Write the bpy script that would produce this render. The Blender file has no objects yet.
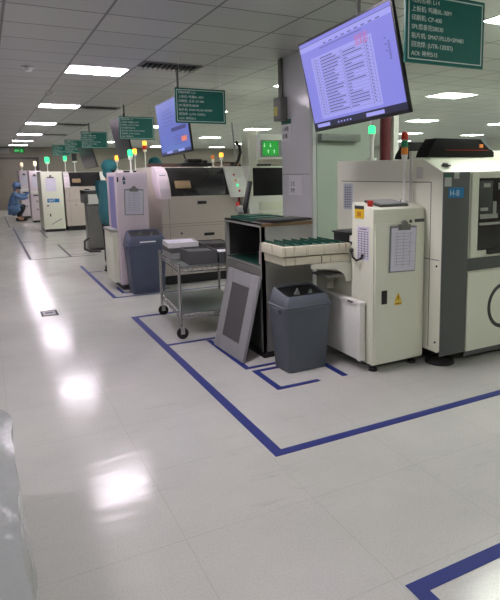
import bpy, bmesh, math, random
from mathutils import Vector, Matrix
random.seed(7)
S = bpy.context.scene
COL = S.collection
PI = math.pi

# ---------------------------------------------------------------- camera
H = 1.5
yaw, pitch, roll = math.radians(28.45), math.radians(8.51), math.radians(-0.76)
fw = Vector((math.sin(yaw)*math.cos(pitch), math.cos(yaw)*math.cos(pitch), -math.sin(pitch)))
r0 = Vector((math.cos(yaw), -math.sin(yaw), 0)); u0 = r0.cross(fw)
rt = math.cos(roll)*r0 + math.sin(roll)*u0
up = -math.sin(roll)*r0 + math.cos(roll)*u0
cam = bpy.data.cameras.new('camera'); camo = bpy.data.objects.new('camera', cam); COL.objects.link(camo)
M = Matrix(((rt.x, up.x, -fw.x, 0), (rt.y, up.y, -fw.y, 0), (rt.z, up.z, -fw.z, H), (0, 0, 0, 1)))
camo.matrix_world = M
cam.sensor_width = 36; cam.sensor_fit = 'AUTO'; cam.lens = 566.88/600*36
cam.shift_x = (250-296.57)/600; cam.shift_y = (257.34-300)/600
cam.clip_start = 0.05; cam.clip_end = 200
S.camera = camo
# ---------------------------------------------------------------- world, exposure
W = bpy.data.worlds.new('world'); S.world = W; W.use_nodes = True
W.node_tree.nodes['Background'].inputs[0].default_value = (0.8, 0.85, 0.9, 1)
W.node_tree.nodes['Background'].inputs[1].default_value = 0.05
S.view_settings.view_transform = 'Standard'; S.view_settings.look = 'None'
S.view_settings.gamma = 1; S.view_settings.use_curve_mapping = False
S.view_settings.exposure = 0.0
LIGHT_PINK = (1.0, 0.88, 0.99); LIGHT_WARM = (0.94, 1.0, 0.88)
LIGHT_POWER = 31

# ---------------------------------------------------------------- materials
MATS = {}
def mat(name, col, rough=0.5, metal=0.0, emit=None, es=0.0, noise=0.0, nscale=8.0, alpha=1.0, trans=0.0, bump=0.0, bscale=40, spec=0.5, spots=None):
    if name in MATS: return MATS[name]
    m = bpy.data.materials.new(name); m.use_nodes = True
    nt = m.node_tree; b = nt.nodes['Principled BSDF']
    b.inputs['Base Color'].default_value = (*col, 1); b.inputs['Roughness'].default_value = rough
    b.inputs['Metallic'].default_value = metal; b.inputs['Alpha'].default_value = alpha
    b.inputs['Transmission Weight'].default_value = trans
    b.inputs['Specular IOR Level'].default_value = spec
    if emit: b.inputs['Emission Color'].default_value = (*emit, 1); b.inputs['Emission Strength'].default_value = es
    tc = nt.nodes.new('ShaderNodeTexCoord')
    if noise:
        n = nt.nodes.new('ShaderNodeTexNoise'); n.inputs['Scale'].default_value = nscale; n.inputs['Detail'].default_value = 5
        nt.links.new(tc.outputs['Object'], n.inputs['Vector'])
        mx = nt.nodes.new('ShaderNodeMix'); mx.data_type = 'RGBA'
        mx.inputs[6].default_value = (*[c*(1-noise) for c in col], 1); mx.inputs[7].default_value = (*[min(1, c*(1+noise)) for c in col], 1)
        nt.links.new(n.outputs['Fac'], mx.inputs[0]); nt.links.new(mx.outputs[2], b.inputs['Base Color'])
    if bump:
        n = nt.nodes.new('ShaderNodeTexNoise'); n.inputs['Scale'].default_value = bscale; n.inputs['Detail'].default_value = 3
        nt.links.new(tc.outputs['Object'], n.inputs['Vector'])
        bp = nt.nodes.new('ShaderNodeBump'); bp.inputs['Strength'].default_value = bump; bp.inputs['Distance'].default_value = 0.01
        nt.links.new(n.outputs['Fac'], bp.inputs['Height']); nt.links.new(bp.outputs[0], b.inputs['Normal'])
    MATS[name] = m; return m

def srgb(r, g, b):
    f = lambda c: (c/255/12.92) if c/255 <= 0.04045 else ((c/255+0.055)/1.055)**2.4
    return (f(r), f(g), f(b))

cream = mat('cream_enamel', srgb(222, 226, 206), 0.38, noise=0.03, nscale=3)
white = mat('white_enamel', srgb(230, 233, 224), 0.35, noise=0.03, nscale=3)
beige = mat('beige_enamel', srgb(196, 188, 176), 0.42, noise=0.03, nscale=3)
dgrey = mat('dark_grey_enamel', srgb(84, 88, 85), 0.45, noise=0.04)
black = mat('black_plastic', (0.012, 0.012, 0.013), 0.4)
rubber = mat('black_rubber', (0.01, 0.01, 0.01), 0.8)
glassd = mat('smoked_window', (0.02, 0.018, 0.02), 0.06, spec=0.8)
binm = mat('slate_grey_plastic', srgb(84, 92, 100), 0.45, noise=0.05, nscale=6)
binblue = mat('slate_blue_plastic', srgb(74, 82, 104), 0.45, noise=0.05, nscale=6)
steel = mat('brushed_steel', srgb(165, 167, 160), 0.42, 0.45, noise=0.15, nscale=5)
steeld = mat('dull_steel', srgb(128, 128, 124), 0.45, 0.4, noise=0.2, nscale=4)
chrome = mat('chrome_wire', srgb(190, 190, 190), 0.25, 1.0)
rust = mat('brown_stained_edge', srgb(112, 92, 62), 0.6, noise=0.3, nscale=20)
paper = mat('white_paper', srgb(225, 226, 230), 0.8)
paperv = mat('printed_sheet', srgb(215, 214, 226), 0.8)
ink = mat('grey_print', srgb(120, 122, 130), 0.8)
inkd = mat('dark_print', srgb(50, 52, 55), 0.8)
clear = mat('clipboard_grey', srgb(130, 140, 140), 0.4)
green = mat('sign_green', srgb(14, 112, 102), 0.45)
signw = mat('sign_pale_lettering', srgb(225, 245, 238), 0.5)
yellow = mat('warning_yellow', srgb(225, 190, 40), 0.5)
blue_l = mat('blue_sticker', srgb(30, 120, 175), 0.4)
tape = mat('blue_tape', srgb(20, 38, 112), 0.6, noise=0.12, nscale=15)
tapeg = mat('dark_grey_tape', srgb(44, 44, 54), 0.7, noise=0.1, nscale=15)
pcb = mat('circuit_board_green', srgb(24, 74, 60), 0.4, noise=0.25, nscale=60)
redm = mat('red_plastic', srgb(190, 50, 35), 0.4)
redcol = mat('dark_red_paint', srgb(92, 24, 30), 0.5)
lampoff_r = mat('lamp_lens_red', srgb(205, 60, 40), 0.3); lampoff_o = mat('lamp_lens_orange', srgb(240, 150, 60), 0.3); lampoff_g = mat('lamp_lens_green', srgb(36, 135, 95), 0.3)
lamp_g = mat('lamp_lens_green_lit', srgb(40, 200, 110), 0.3, emit=(0.05, 0.9, 0.3), es=1.6)
lamp_o = mat('lamp_lens_orange_lit', srgb(240, 150, 40), 0.3, emit=(1.0, 0.42, 0.05), es=2.2)
pillarm = mat('grey_painted_pillar', srgb(214, 216, 220), 0.25, noise=0.03, nscale=2)
pgreen = mat('pale_green_paint', srgb(170, 184, 170), 0.35, noise=0.03, nscale=2)
wallm = mat('wall_paint_grey_beige', srgb(128, 122, 113), 0.6, noise=0.04, nscale=1)
doorm = mat('door_paint', srgb(116, 110, 98), 0.5, noise=0.04, nscale=2)
framem = mat('dark_door_frame', srgb(70, 66, 62), 0.5)
boxg = mat('junction_box_grey', srgb(110, 112, 108), 0.5)
smockb = mat('blue_smock_cloth', srgb(92, 124, 160), 0.8, noise=0.1, nscale=12)
smockt = mat('teal_smock_cloth', srgb(44, 104, 110), 0.8, noise=0.12, nscale=12)
capt = mat('teal_cap_cloth', srgb(40, 112, 116), 0.8, noise=0.1, nscale=12)
skin = mat('skin', srgb(190, 145, 120), 0.55)
hairm = mat('black_hair', (0.01, 0.009, 0.009), 0.6)
trous = mat('dark_trousers', srgb(32, 32, 40), 0.8)
plasticw = mat('translucent_plastic', srgb(172, 178, 174), 0.16, alpha=0.8, bump=1.0, bscale=11)
grey_d = mat('grey_painted_frame', srgb(150, 152, 152), 0.4, noise=0.04)
mesh_m = mat('speckled_dark_grille', srgb(82, 82, 82), 0.6, noise=0.5, nscale=70)
greysheet = mat('grey_green_mat', srgb(86, 96, 90), 0.5, noise=0.1, nscale=10)
partsbox = mat('dark_grey_tray', srgb(78, 80, 80), 0.5)
pale_strip = mat('pale_violet_strip', srgb(150, 150, 205), 0.4)
detm = mat('white_detector_plastic', srgb(225, 225, 225), 0.4)
greenshelf = mat('green_shelf_mat', srgb(20, 62, 50), 0.4)
pinkb = mat('pinkish_plastic', srgb(190, 165, 170), 0.4)
interior = mat('dark_interior_metal', srgb(70, 74, 70), 0.5, 0.3)

def emis(name, col, s):
    m = mat(name, (0.02, 0.02, 0.02), 0.3, emit=col, es=s); return m
scr_bg = emis('screen_lavender', srgb(132, 132, 222), 1.0)
scr_page = emis('screen_page', srgb(160, 160, 236), 1.0)
scr_txt = emis('screen_dark_text', srgb(62, 62, 120), 1.0)
scr_red = emis('screen_red_stamp', srgb(190, 110, 165), 1.0)
scr_bar = emis('screen_taskbar', srgb(32, 34, 62), 1.0)
scr_blue = emis('screen_blue', srgb(98, 112, 190), 1.0)
scr_green = emis('screen_green', srgb(30, 150, 50), 1.0)
scr_white = emis('screen_white', srgb(225, 230, 228), 1.0)
scr_arrow = emis('screen_arrow_pale', srgb(180, 240, 185), 1.0)
scr_org = emis('screen_orange', srgb(230, 130, 110), 1.0)
exitm = emis('exit_sign_green', srgb(30, 190, 80), 1.2)

# ---------------------------------------------------------------- mesh helpers
class MB:
    def __init__(s): s.bm = bmesh.new()
    def _add(s, b2):
        me = bpy.data.meshes.new('t'); b2.to_mesh(me); b2.free(); s.bm.from_mesh(me); bpy.data.meshes.remove(me); return s
    def box(s, x0, x1, y0, y1, z0, z1, bev=0.0, seg=2, rot=None, about=None):
        b = bmesh.new(); bmesh.ops.create_cube(b, size=1)
        for v in b.verts: v.co = Vector(((x0+x1)/2+v.co.x*(x1-x0), (y0+y1)/2+v.co.y*(y1-y0), (z0+z1)/2+v.co.z*(z1-z0)))
        if bev: bmesh.ops.bevel(b, geom=b.edges[:], offset=bev, segments=seg, affect='EDGES', profile=0.6)
        if rot: 
            c = Vector(about) if about else Vector(((x0+x1)/2, (y0+y1)/2, (z0+z1)/2))
            for v in b.verts: v.co = rot @ (v.co-c)+c
        return s._add(b)
    def cyl(s, p0, p1, r0, r1=None, n=16, cap=True):
        r1 = r0 if r1 is None else r1
        p0, p1 = Vector(p0), Vector(p1); d = p1-p0
        b = bmesh.new(); bmesh.ops.create_cone(b, cap_ends=cap, segments=n, radius1=r0, radius2=r1, depth=d.length)
        q = Vector((0, 0, 1)).rotation_difference(d.normalized()); m = (p0+p1)/2
        for v in b.verts: v.co = q @ v.co + m
        return s._add(b)
    def tube(s, pts, r, n=8):
        for a, c in zip(pts[:-1], pts[1:]): s.cyl(a, c, r, n=n)
        for p in pts[1:-1]: s.sph(p, r*1.02, n=n)
        return s
    def sph(s, c, r, sc=(1, 1, 1), n=12):
        b = bmesh.new(); bmesh.ops.create_uvsphere(b, u_segments=n, v_segments=max(6, n*2//3), radius=r)
        for v in b.verts: v.co = Vector((v.co.x*sc[0], v.co.y*sc[1], v.co.z*sc[2]))+Vector(c)
        return s._add(b)
    def prism(s, poly, axis, a0, a1, bev=0.0):
        # polygon of 2D points; axis 'x': (y,z), 'y': (x,z), 'z': (x,y)
        b = bmesh.new()
        def mk(p, a): return {'x': (a, p[0], p[1]), 'y': (p[0], a, p[1]), 'z': (p[0], p[1], a)}[axis]
        A = [b.verts.new(mk(p, a0)) for p in poly]; B = [b.verts.new(mk(p, a1)) for p in poly]
        b.faces.new(A); b.faces.new(B[::-1]); n = len(poly)
        for i in range(n): b.faces.new((A[i], B[i], B[(i+1) % n], A[(i+1) % n]))
        bmesh.ops.recalc_face_normals(b, faces=b.faces[:])
        if bev: bmesh.ops.bevel(b, geom=b.edges[:], offset=bev, segments=2, affect='EDGES', profile=0.6)
        return s._add(b)
    def ring(s, cx, cz, ro, ri, sx, y0, y1, a0=0, a1=360, n=40):
        po = [(cx+ro*sx*math.cos(math.radians(a0+(a1-a0)*i/n)), cz+ro*math.sin(math.radians(a0+(a1-a0)*i/n))) for i in range(n+1)]
        pi = [(cx+(ro*sx-(ro-ri))*math.cos(math.radians(a0+(a1-a0)*i/n)), cz+ri*math.sin(math.radians(a0+(a1-a0)*i/n))) for i in range(n+1)]
        for i in range(n): s.prism([po[i], po[i+1], pi[i+1], pi[i]], 'y', y0, y1)
        return s

def setp(o, kind=None, label=None, cat=None, group=None):
    if kind: o['kind'] = kind
    if label: o['label'] = label
    if cat: o['category'] = cat
    if group: o['group'] = group
    return o
def obj(name, mb, m, parent=None, org=None, smooth=True, **kw):
    me = bpy.data.meshes.new(name)
    if org:
        for v in mb.bm.verts: v.co -= Vector(org)
    mb.bm.to_mesh(me); mb.bm.free()
    o = bpy.data.objects.new(name, me); COL.objects.link(o)
    me.materials.append(m)
    if smooth:
        for p in me.polygons: p.use_smooth = True
        try: me.set_sharp_from_angle(angle=math.radians(35))
        except Exception: pass
    if org: o.location = org
    if parent: o.parent = parent
    setp(o, **kw); return o
def thing(name, label, cat, loc, rz=0, group=None):
    o = bpy.data.objects.new(name, None); COL.objects.link(o); o.location = loc; o.rotation_euler = (0, 0, rz)
    o.empty_display_size = 0.1
    return setp(o, label=label, cat=cat, group=group)
def copy_tree(o, parent=None):
    c = o.copy(); COL.objects.link(c); c.parent = parent
    for ch in list(o.children): copy_tree(ch, c)
    return c
def dup(o, loc, label, rz=None, group=None):
    c = copy_tree(o); c.location = loc; c['label'] = label
    if rz is not None: c.rotation_euler = (c.rotation_euler[0], c.rotation_euler[1], rz)
    if group: c['group'] = group
    return c
def text(name, s, size, m, parent, loc, rot=(PI/2, 0, 0), ext=0.0008, align='LEFT', **kw):
    cu = bpy.data.curves.new('txt', 'FONT'); cu.body = s; cu.size = size; cu.extrude = ext; cu.align_x = align; cu.resolution_u = 3
    to = bpy.data.objects.new('txt', cu); COL.objects.link(to)
    dg = bpy.context.evaluated_depsgraph_get(); dg.update()
    me = bpy.data.meshes.new_from_object(to.evaluated_get(dg)); bpy.data.objects.remove(to); bpy.data.curves.remove(cu)
    me.transform(Matrix.Translation(loc) @ (Matrix.Rotation(rot[2], 4, 'Z') @ Matrix.Rotation(rot[1], 4, 'Y') @ Matrix.Rotation(rot[0], 4, 'X')))
    me.materials.clear(); me.materials.append(m); me.name = name
    o = bpy.data.objects.new(name, me); COL.objects.link(o)
    if parent: o.parent = parent
    return setp(o, **kw)

# ---------------------------------------------------------------- room shell
RX0, RX1, RY0, RY1, RZ = -5.0, 19.0, -4.0, 28.8, 2.8
def nodes(name):
    m = bpy.data.materials.new(name); m.use_nodes = True; nt = m.node_tree
    return m, nt, nt.nodes['Principled BSDF'], nt.nodes.new('ShaderNodeTexCoord')
def floor_mat():
    m, nt, b, tc = nodes('grey_vinyl_floor'); L = nt.links.new
    def noise(sc, det=4, vec=None, rough=0.6):
        n = nt.nodes.new('ShaderNodeTexNoise'); n.inputs['Scale'].default_value = sc; n.inputs['Detail'].default_value = det; n.inputs['Roughness'].default_value = rough
        L(vec or tc.outputs['Object'], n.inputs['Vector']); return n
    def ramp(src, stops):
        r = nt.nodes.new('ShaderNodeValToRGB'); e = r.color_ramp.elements
        e[0].position = stops[0][0]; e[0].color = (*stops[0][1], 1); e[1].position = stops[1][0]; e[1].color = (*stops[1][1], 1)
        L(src, r.inputs[0]); return r
    def mult(a, c, fac=1.0):
        x = nt.nodes.new('ShaderNodeMix'); x.data_type = 'RGBA'; x.blend_type = 'MULTIPLY'; x.inputs[0].default_value = fac
        L(a, x.inputs[6]); L(c, x.inputs[7]); return x.outputs[2]
    big = ramp(noise(0.7, 5).outputs['Fac'], [(0.3, srgb(178, 180, 172)), (0.7, srgb(197, 198, 191))])
    sp = ramp(noise(140, 2).outputs['Fac'], [(0.36, (0.72,)*3), (0.5, (1, 1, 1))])
    c = mult(big.outputs[0], sp.outputs[0], 0.45)
    # scuffs stretched across the aisle
    mp = nt.nodes.new('ShaderNodeMapping'); mp.inputs['Scale'].default_value = (1.2, 5.0, 1); mp.inputs['Rotation'].default_value = (0, 0, 0.15)
    L(tc.outputs['Object'], mp.inputs[0])
    sc = ramp(noise(1.6, 8, mp.outputs[0], 0.8).outputs['Fac'], [(0.20, (0.55,)*3), (0.42, (1, 1, 1))])
    c = mult(c, sc.outputs[0], 0.65)
    ds = ramp(noise(9, 9, None, 0.8).outputs['Fac'], [(0.27, (0.25,)*3), (0.32, (1, 1, 1))])
    c = mult(c, ds.outputs[0], 0.7)
    br = nt.nodes.new('ShaderNodeTexBrick'); br.offset = 0; br.inputs['Scale'].default_value = 1
    br.inputs['Brick Width'].default_value = 0.61; br.inputs['Row Height'].default_value = 0.61
    br.inputs['Mortar Size'].default_value = 0.0016; br.inputs['Mortar Smooth'].default_value = 0.3
    br.inputs['Color1'].default_value = (1, 1, 1, 1); br.inputs['Color2'].default_value = (0.99, 0.99, 0.99, 1); br.inputs['Mortar'].default_value = (0.45, 0.45, 0.45, 1)
    mp2 = nt.nodes.new('ShaderNodeMapping'); mp2.inputs['Location'].default_value = (0.61*20-1.22, 0.61*20-0.29, 0); L(tc.outputs['Object'], mp2.inputs[0]); L(mp2.outputs[0], br.inputs[0])
    c = mult(c, br.outputs[0], 0.35)
    L(c, b.inputs['Base Color']); b.inputs['Specular IOR Level'].default_value = 0.2
    rr = nt.nodes.new('ShaderNodeMapRange'); rr.inputs[1].default_value = 0.3; rr.inputs[2].default_value = 0.7; rr.inputs[3].default_value = 0.12; rr.inputs[4].default_value = 0.19
    L(noise(3, 2).outputs['Fac'], rr.inputs[0]); L(rr.outputs[0], b.inputs['Roughness'])
    bp = nt.nodes.new('ShaderNodeBump'); bp.inputs['Strength'].default_value = 0.32; bp.inputs['Distance'].default_value = 0.004
    L(noise(2.2, 1.5, mp.outputs[0]).outputs['Fac'], bp.inputs['Height']); L(bp.outputs[0], b.inputs['Normal'])
    return m
def ceil_mat():
    m, nt, b, tc = nodes('grey_ceiling_tiles'); L = nt.links.new
    br = nt.nodes.new('ShaderNodeTexBrick'); br.offset = 0; br.inputs['Scale'].default_value = 1
    br.inputs['Brick Width'].default_value = 0.745; br.inputs['Row Height'].default_value = 0.59
    br.inputs['Mortar Size'].default_value = 0.011; br.inputs['Mortar Smooth'].default_value = 0.1
    br.inputs['Color1'].default_value = (*srgb(172, 173, 175), 1); br.inputs['Color2'].default_value = (*srgb(180, 180, 182), 1); br.inputs['Mortar'].default_value = (*srgb(98, 97, 100), 1)
    mp = nt.nodes.new('ShaderNodeMapping'); mp.inputs['Location'].default_value = (0.745*20-0.978, 0.59*20-7.37, 0)
    L(tc.outputs['Object'], mp.inputs[0]); L(mp.outputs[0], br.inputs[0])
    L(br.outputs[0], b.inputs['Base Color']); b.inputs['Roughness'].default_value = 0.45
    n = nt.nodes.new('ShaderNodeTexNoise'); n.inputs['Scale'].default_value = 1.5; L(tc.outputs['Object'], n.inputs['Vector'])
    bp = nt.nodes.new('ShaderNodeBump'); bp.inputs['Strength'].default_value = 0.15; bp.inputs['Distance'].default_value = 0.01
    L(n.outputs['Fac'], bp.inputs['Height']); L(bp.outputs[0], b.inputs['Normal'])
    return m
obj('floor', MB().box(RX0, RX1, RY0, RY1, -0.1, 0), floor_mat(), kind='structure', smooth=False)
obj('ceiling', MB().box(RX0, RX1, RY0, RY1, RZ, RZ+0.1), ceil_mat(), kind='structure', smooth=False)
obj('wall_back', MB().box(RX0, RX1, RY1, RY1+0.15, 0, RZ), wallm, kind='structure')
obj('wall_front', MB().box(RX0, RX1, RY0-0.15, RY0, 0, RZ), wallm, kind='structure')
obj('wall_left', MB().box(RX0-0.15, RX0, RY0-0.15, RY1+0.15, 0, RZ), wallm, kind='structure')
obj('wall_right', MB().box(RX1, RX1+0.15, RY0-0.15, RY1+0.15, 0, RZ), mat('wall_paint_pale', srgb(200, 202, 196), 0.6), kind='structure')
d = thing('door_1', None, None, (1.2, RY1, 0)); d['kind'] = 'structure'
o = obj('door_leaf', MB().box(-2.0, -0.51, -0.05, -0.004, 0.01, 2.25), doorm, d)
o = obj('door_leaf', MB().box(-0.5, 0.9, -0.05, -0.004, 0.01, 2.25), doorm, d)
obj('door_frame', MB().box(-2.1, 1.02, -0.08, -0.004, 2.25, 2.34).box(0.9, 1.02, -0.08, -0.004, 0, 2.34).box(-2.1, -2.0, -0.08, -0.004, 0, 2.34), framem, d)
obj('baseboard_back', MB().box(2.25, RX1-0.01, RY1-0.02, RY1-0.003, 0, 0.1), framem, kind='structure')
# pillar beside the first line
p = thing('pillar_1', None, None, (3.1, 5.33, 0)); p['kind'] = 'structure'
obj('pillar_shaft', MB().box(0, 0.78, 0.006, 0.72, 0, RZ-0.002, 0.004), pillarm, p)
obj('painted_front', MB().box(0.05, 0.74, -0.006, 0.006, 0, 2.6), pgreen, p)
obj('corner_guard', MB().box(-0.006, 0.035, -0.008, 0.006, 0, 2.7).box(-0.008, -0.001, -0.008, 0.05, 0, 2.7), mat('pale_corner_strip', srgb(196, 202, 198), 0.3), p)
obj('horizontal_groove', MB().box(-0.004, 0.0, 0.02, 0.72, 1.478, 1.484), boxg, p)

# ---------------------------------------------------------------- ceiling lights
def lpanel(name, col): return mat(name, (0.9, 0.9, 0.9), 0.5, emit=col, es=LIGHT_POWER)
lp_p = lpanel('light_diffuser_pinkish', LIGHT_PINK); lp_w = lpanel('light_diffuser_greenish', LIGHT_WARM)
def make_light(m):
    t = thing('ceiling_light', '', 'ceiling light', (0, 0, 0), group='recessed square ceiling lights')
    fr = MB()
    fr.box(0, 0.70, 0, 0.012, -0.012, -0.001).box(0, 0.70, 0.568, 0.58, -0.012, -0.001).box(0, 0.012, 0.012, 0.568, -0.012, -0.001).box(0.688, 0.70, 0.012, 0.568, -0.012, -0.001)
    obj('frame', fr, white, t)
    obj('diffuser', MB().box(0.012, 0.688, 0.012, 0.568, -0.008, -0.002), m, t, smooth=False)
    return t
LXS = [-1.97, 0.985, 3.93, 6.92, 9.82, 12.78, 15.7]
LYS = [-0.89, 3.24, 7.37, 11.47, 15.5, 19.6, 23.4, 26.6]
proto = {}
COLN = {-1.97: 'left of the aisle', 0.985: 'over the aisle', 3.93: 'in the first column beside the aisle', 6.92: 'in the second column right of the aisle', 9.82: 'in the third column right', 12.78: 'in the fourth column right', 15.7: 'in the rightmost column'}
ROWN = ['behind the viewer', 'above nearest machines', 'in the slim loader row', 'third row', 'fourth row', 'fifth row', 'next to last row', 'last row']
for x in LXS:
    for j, y in enumerate(LYS):
        if x == -1.97 and j > 3: continue
        m = lp_p if x < 2 else lp_w
        k = 'p' if x < 2 else 'w'
        if k not in proto: t = proto[k] = make_light(m)
        else: t = copy_tree(proto[k])
        t.location = (x, y, RZ)
        if x == 0.985 and j >= 2:
            t['label'] = ['', '', 'glowing square ceiling light over the aisle, nearest and largest in view', 'glowing ceiling light over the aisle, second nearest in view', 'glowing ceiling light over the aisle, third nearest in view', 'glowing ceiling light over the aisle, fourth nearest in view', 'glowing ceiling light over the aisle, second from the back wall', 'glowing ceiling light over the aisle, closest to the back wall'][j]
        else:
            t['label'] = 'glowing ceiling light %s, %s' % (COLN[x], ROWN[j])

# vents and detectors
def make_vent():
    t = thing('ceiling_vent', '', 'vent', (0, 0, 0), group='louvred ceiling vents beside the aisle lights')
    obj('frame', MB().box(0, 0.7, 0, 0.02, -0.015, -0.001).box(0, 0.7, 0.3, 0.32, -0.015, -0.001).box(0, 0.02, 0.02, 0.3, -0.015, -0.001).box(0.68, 0.7, 0.02, 0.3, -0.015, -0.001), mat('vent_grey', srgb(130, 130, 132), 0.5), t)
    obj('duct_opening', MB().box(0.02, 0.68, 0.02, 0.3, -0.006, -0.001), mat('duct_dark_grey', srgb(48, 46, 48), 0.8), t)
    s = MB()
    for i in range(11): s.box(0.05+i*0.058, 0.056+i*0.058, 0.02, 0.3, -0.05, -0.006, rot=Matrix.Rotation(0.75, 3, 'Y'))
    obj('louvre', s, mat('vent_grey', srgb(130, 130, 132), 0.5), t); return t
v = make_vent(); v.location = (1.73, 6.82, RZ); v['label'] = 'louvred dark ceiling vent beside the nearest aisle light'
for i, y in enumerate((11.6, 15.65, 19.75)):
    dup(v, (1.73, y, RZ), 'louvred ceiling vent right of the %s aisle light' % ('second nearest', 'third nearest', 'fourth nearest')[i])
def det(x, y, label):
    t = thing('smoke_detector', label, 'smoke detector', (x, y, RZ), group=None)
    obj('base_ring', MB().cyl((0, 0, -0.02), (0, 0, -0.001), 0.07), detm, t)
    obj('sensor_dome', MB().cyl((0, 0, -0.055), (0, 0, -0.02), 0.035, 0.055), detm, t)
det(0.56, 7.75, 'white round smoke detector left of the nearest aisle light')
det(1.0, 9.9, 'small white smoke detector between the first two aisle lights')

# ---------------------------------------------------------------- floor markings
def tape_thing(label, rects, m=tape, org=None):
    mb = MB()
    for i, (x0, x1, y0, y1) in enumerate(rects): mb.box(x0, x1, y0, y1, 0.0006, 0.0022+0.0003*i)
    x0, x1, y0, y1 = rects[0]
    return obj('floor_tape', mb, m, org=((x0+x1)/2, (y0+y1)/2, 0), smooth=False, label=label, cat='floor tape')
w = 0.062
tape_thing('blue tape corner on the floor at the bottom right of the photo', [(1.226, 3.4, 1.402, 1.464), (1.226, 1.226+w, 0.2, 1.402)])
tape_thing('long blue tape outline around the machine area with a cross bar by the trolley', [(1.241, 5.6, 2.551, 2.551+w), (1.241, 1.241+w, 2.551+w, 5.95), (1.241, 1.85, 5.95, 6.005), (1.303, 1.9, 4.80, 4.84)])
tape_thing('small blue tape outline around the grey bin by the low white panel', [(1.672, 1.72, 3.43, 3.83), (1.672, 2.02, 3.385, 3.43), (1.72, 1.92, 3.79, 3.83)])
tape_thing('short blue tape strip between the grey bin and low white panel', [(2.21, 2.26, 3.385, 3.7)])
tape_thing('blue tape running under the leaning grey panel and steel cabinet', [(1.645, 1.69, 3.885, 4.78), (1.69, 1.95, 3.885, 3.925)])
tape_thing('blue tape corner on the aisle side of the blue bin', [(1.262, 1.31, 7.07, 9.95), (1.31, 3.3, 7.07, 7.11), (1.31, 1.5, 9.2, 9.23)])
tape_thing('blue tape outline around the foot of the blue bin', [(1.42, 2.05, 7.31, 7.35), (1.42, 1.46, 7.35, 7.75)])
tape_thing('thin dark tape square far down the aisle left of the pedestal', [(0.58, 0.625, 11.2, 18.5), (0.625, 1.75, 11.2, 11.235), (0.625, 0.9, 14.3, 14.33)], tapeg)
tape_thing('short dark tape strip in front of the steel pedestal', [(1.27, 1.31, 11.25, 13.4), (1.31, 2.2, 11.5, 11.53)], tapeg)
tape_thing('short dark tape strip before the far loader with the logo', [(1.2, 1.24, 15.0, 17.2)], tapeg)
tape_thing('dark tape strip beside the crouching person', [(0.5, 0.54, 18.9, 24.0)], tapeg)
fm = thing('floor_marker', 'small black outlined square marker on the aisle floor', 'floor marker', (0.5, 6.67, 0))
obj('outline', MB().box(-0.085, 0.085, -0.13, -0.105, 0.0006, 0.003).box(-0.085, 0.085, 0.105, 0.13, 0.0006, 0.003).box(-0.085, -0.065, -0.105, 0.105, 0.0006, 0.003).box(0.065, 0.085, -0.105, 0.105, 0.0006, 0.003), inkd, fm, smooth=False)
obj('face', MB().box(-0.064, 0.064, -0.104, 0.104, 0.0006, 0.002), mat('marker_grey', srgb(170, 168, 170), 0.5), fm, smooth=False)
obj('inner_mark', MB().box(-0.04, 0.04, -0.02, 0.05, 0.002, 0.003), ink, fm, smooth=False)

# ---------------------------------------------------------------- hanging signs
SIGN = [['线别名称: L14', '上板机: 鸣雕BL-30M', '印刷机: CP-400', 'SPI:思泰克S8030', '贴片机: SM471PLUS+SM481', '回流焊: (UTR-1203D)', 'AOI: 神州515'],
        ['线别名称: L13', '上板机: 鸣雕BL-30M', '印刷机: 正实 CP-400', 'SPI:思泰克S8030', '贴片机: SM471PLUS+SM481', '回流焊: (UTR-1203D)', 'AOI: 神州515']]
def sign(x, y, z, lines, label, detail=True):
    t = thing('hanging_sign', label, 'sign', (x, y, z), group='green line name signs hanging from the ceiling')
    obj('board', MB().box(0, 0.6, 0, 0.018, 0, 0.385, 0.003), green, t)
    fr = MB(); a, b_, c, e = 0.018, 0.582, 0.018, 0.367
    for q in ((a, b_, c, c+0.006), (a, b_, e-0.006, e), (a, a+0.006, c, e), (b_-0.006, b_, c, e)): fr.box(q[0], q[1], -0.0025, 0.0005, q[2], q[3])
    obj('border_line', fr, signw, t)
    for i, s in enumerate(lines):
        text('lettering', s, 0.034, signw, t, (0.04, -0.002, 0.325-i*0.0475))
    obj('suspension_rod', MB().cyl((0.06, 0.009, 0.37), (0.06, 0.009, RZ-z), 0.002, n=6), detm, t)
    obj('suspension_rod', MB().cyl((0.54, 0.009, 0.37), (0.54, 0.009, RZ-z), 0.002, n=6), detm, t)
    return t
sign(2.115, 2.6, 2.105, SIGN[0], 'green sign with white Chinese lettering, nearest, right of the large tilted monitor')
sB = sign(1.93, 6.36, 2.07, SIGN[1], 'green sign in front of the second tilted blue monitor')
for (x, y, z, l) in ((2.07, 10.1, 2.10, 'green sign hanging above the loader cabinet with the blue bin'), (2.035, 14.2, 2.125, 'bright green sign, fourth along the aisle'), (2.12, 18.0, 2.15, 'bluish green small sign, fifth along the aisle'), (2.17, 22.0, 2.2, 'bluish small sign, farthest along the aisle')):
    dup(sB, (x, y, z), l)

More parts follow.
